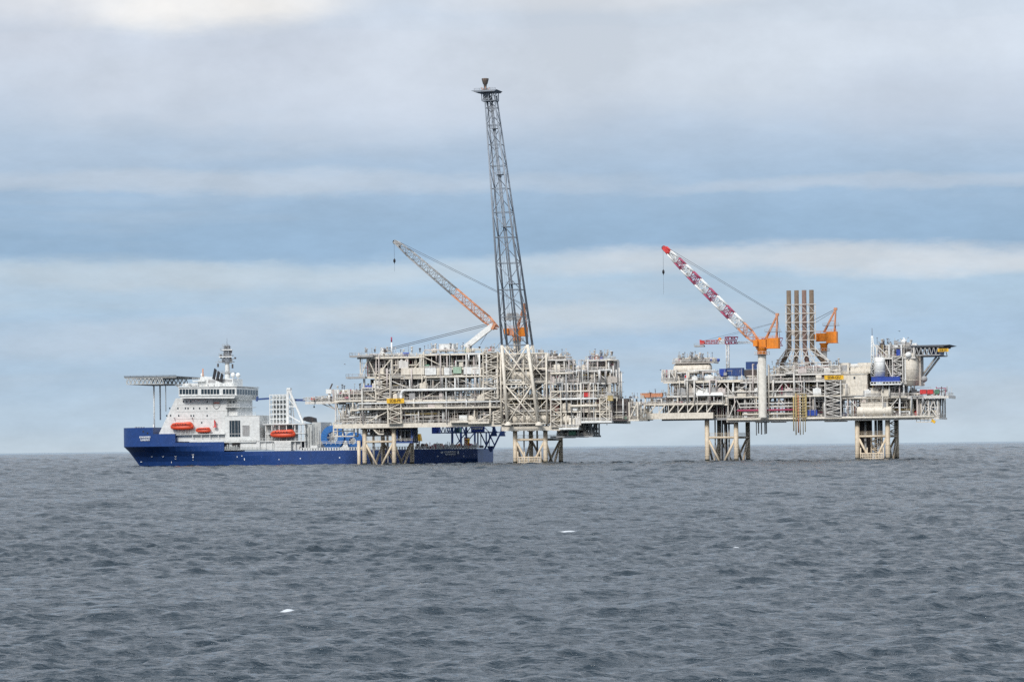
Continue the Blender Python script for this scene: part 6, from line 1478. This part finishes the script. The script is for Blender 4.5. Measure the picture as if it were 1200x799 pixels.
# cloud banks: (azimuth tangent, sine of elevation, half width, half height, colour, strength)
cur = mx.outputs[2]
for i, (u, y, wu, wy, col, amt) in enumerate(CLOUDS):
    q1 = math_n('DIVIDE', math_n('SUBTRACT', math_n('DIVIDE', sep.outputs['X'], math_n('MAXIMUM', sep.outputs['Y'], .05)), (u-600)/3403), wu/3403)
    q2 = math_n('DIVIDE', math_n('SUBTRACT', zz, (524-y)/3403), wy/3403)
    q = math_n('SUBTRACT', 1.0, math_n('ADD', math_n('MULTIPLY', q1, q1), math_n('MULTIPLY', q2, q2)))
    nz = sky_noise(16, 60, 1.0, 6, .6, 2.0+i*3.7) if y > 150 else sky_noise(17, 30, 1.0, 7, .6, 2.0+i*3.7); q = math_n('MULTIPLY_ADD', math_n('SUBTRACT', nz, .5), 2.6, q)
    f = N.new('ShaderNodeMapRange'); f.interpolation_type = 'SMOOTHSTEP'; f.inputs['From Min'].default_value = -.9 if y > 150 else -1.4; f.inputs['From Max'].default_value = 1.25 if y > 150 else 1.7; f.inputs['To Max'].default_value = amt; L.new(q, f.inputs['Value'])
    fr_ = math_n('MULTIPLY', f.outputs[0], math_n('GREATER_THAN', sep.outputs['Y'], .3))
    mc = N.new('ShaderNodeMix'); mc.data_type = 'RGBA'; L.new(fr_, mc.inputs[0]); L.new(cur, mc.inputs[6]); mc.inputs[7].default_value = (*lin(*col), 1); cur = mc.outputs[2]
hi = N.new('ShaderNodeMapRange'); hi.inputs['From Min'].default_value = .150; hi.inputs['From Max'].default_value = .185; L.new(zz, hi.inputs['Value'])
bank = sky_noise(9, 22, 1.0, 6, .55, 1.3); bm_ = N.new('ShaderNodeMapRange'); bm_.inputs['From Min'].default_value = .42; bm_.inputs['From Max'].default_value = .62; L.new(bank, bm_.inputs['Value'])
k = math_n('MULTIPLY', hi.outputs[0], bm_.outputs[0])
mx2 = N.new('ShaderNodeMix'); mx2.data_type = 'RGBA'; L.new(k, mx2.inputs[0]); L.new(cur, mx2.inputs[6]); mx2.inputs[7].default_value = (*lin(243, 241, 240), 1)
# overcast vault above: brighter towards the zenith, grey cells
up = N.new('ShaderNodeMapRange'); up.interpolation_type = 'SMOOTHSTEP'; up.inputs['From Min'].default_value = .16; up.inputs['From Max'].default_value = .75; L.new(z, up.inputs['Value'])
cell = sky_noise(2.2, 3.0, 1.0, 5, .55, 5.5); cm = N.new('ShaderNodeMapRange'); cm.inputs['From Min'].default_value = .35; cm.inputs['From Max'].default_value = .65; cm.inputs['To Min'].default_value = VAULT[0]; cm.inputs['To Max'].default_value = VAULT[1]; L.new(cell, cm.inputs['Value'])
vault = N.new('ShaderNodeCombineColor'); 
for i, f in enumerate((.90, 1.0, 1.11)): L.new(math_n('MULTIPLY', cm.outputs[0], f), vault.inputs[i])
mx3 = N.new('ShaderNodeMix'); mx3.data_type = 'RGBA'; L.new(up.outputs[0], mx3.inputs[0]); L.new(mx2.outputs[2], mx3.inputs[6]); L.new(vault.outputs[0], mx3.inputs[7])
# thin share of clear sky showing through the cloud
sc_ = N.new('ShaderNodeVectorMath'); sc_.operation = 'SCALE'; L.new(sky.outputs[0], sc_.inputs[0]); sc_.inputs['Scale'].default_value = 1.0
mx4 = N.new('ShaderNodeMix'); mx4.data_type = 'RGBA'; mx4.inputs[0].default_value = .10
ten = N.new('ShaderNodeVectorMath'); ten.operation = 'SCALE'; L.new(math_n('MULTIPLY', gm.outputs[0], 10.0), ten.inputs['Scale']); L.new(mx3.outputs[2], ten.inputs[0]); L.new(ten.outputs[0], mx4.inputs[6]); L.new(sc_.outputs[0], mx4.inputs[7])
L.new(mx4.outputs[2], bg.inputs['Color']); bg.inputs['Strength'].default_value = 0.10

# ------------------------------------------------------------------ camera
cam = bpy.data.cameras.new('camera'); co = bpy.data.objects.new('camera', cam); COL.objects.link(co)
cam.sensor_width = 36; cam.lens = FPX/1200*36; cam.shift_y = (VP-399.5)/1200; cam.clip_start = 1; cam.clip_end = 100000
co.location = (0, 0, CAM_H); co.rotation_euler = (math.pi/2, SLOPE, 0)
sc.camera = co
vs = sc.view_settings; vs.view_transform = 'Standard'; vs.look = 'None'; vs.exposure = 0.0; vs.gamma = 1.0; vs.use_curve_mapping = False
sc.cycles.max_bounces = 5; sc.cycles.diffuse_bounces = 3; sc.cycles.glossy_bounces = 2; sc.cycles.caustics_reflective = False; sc.cycles.caustics_refractive = False
sc.cycles.use_denoising = False; sc.cycles.denoiser = 'OPENIMAGEDENOISE'; sc.cycles.denoising_input_passes = 'RGB_ALBEDO_NORMAL'; sc.cycles.denoising_prefilter = 'ACCURATE'
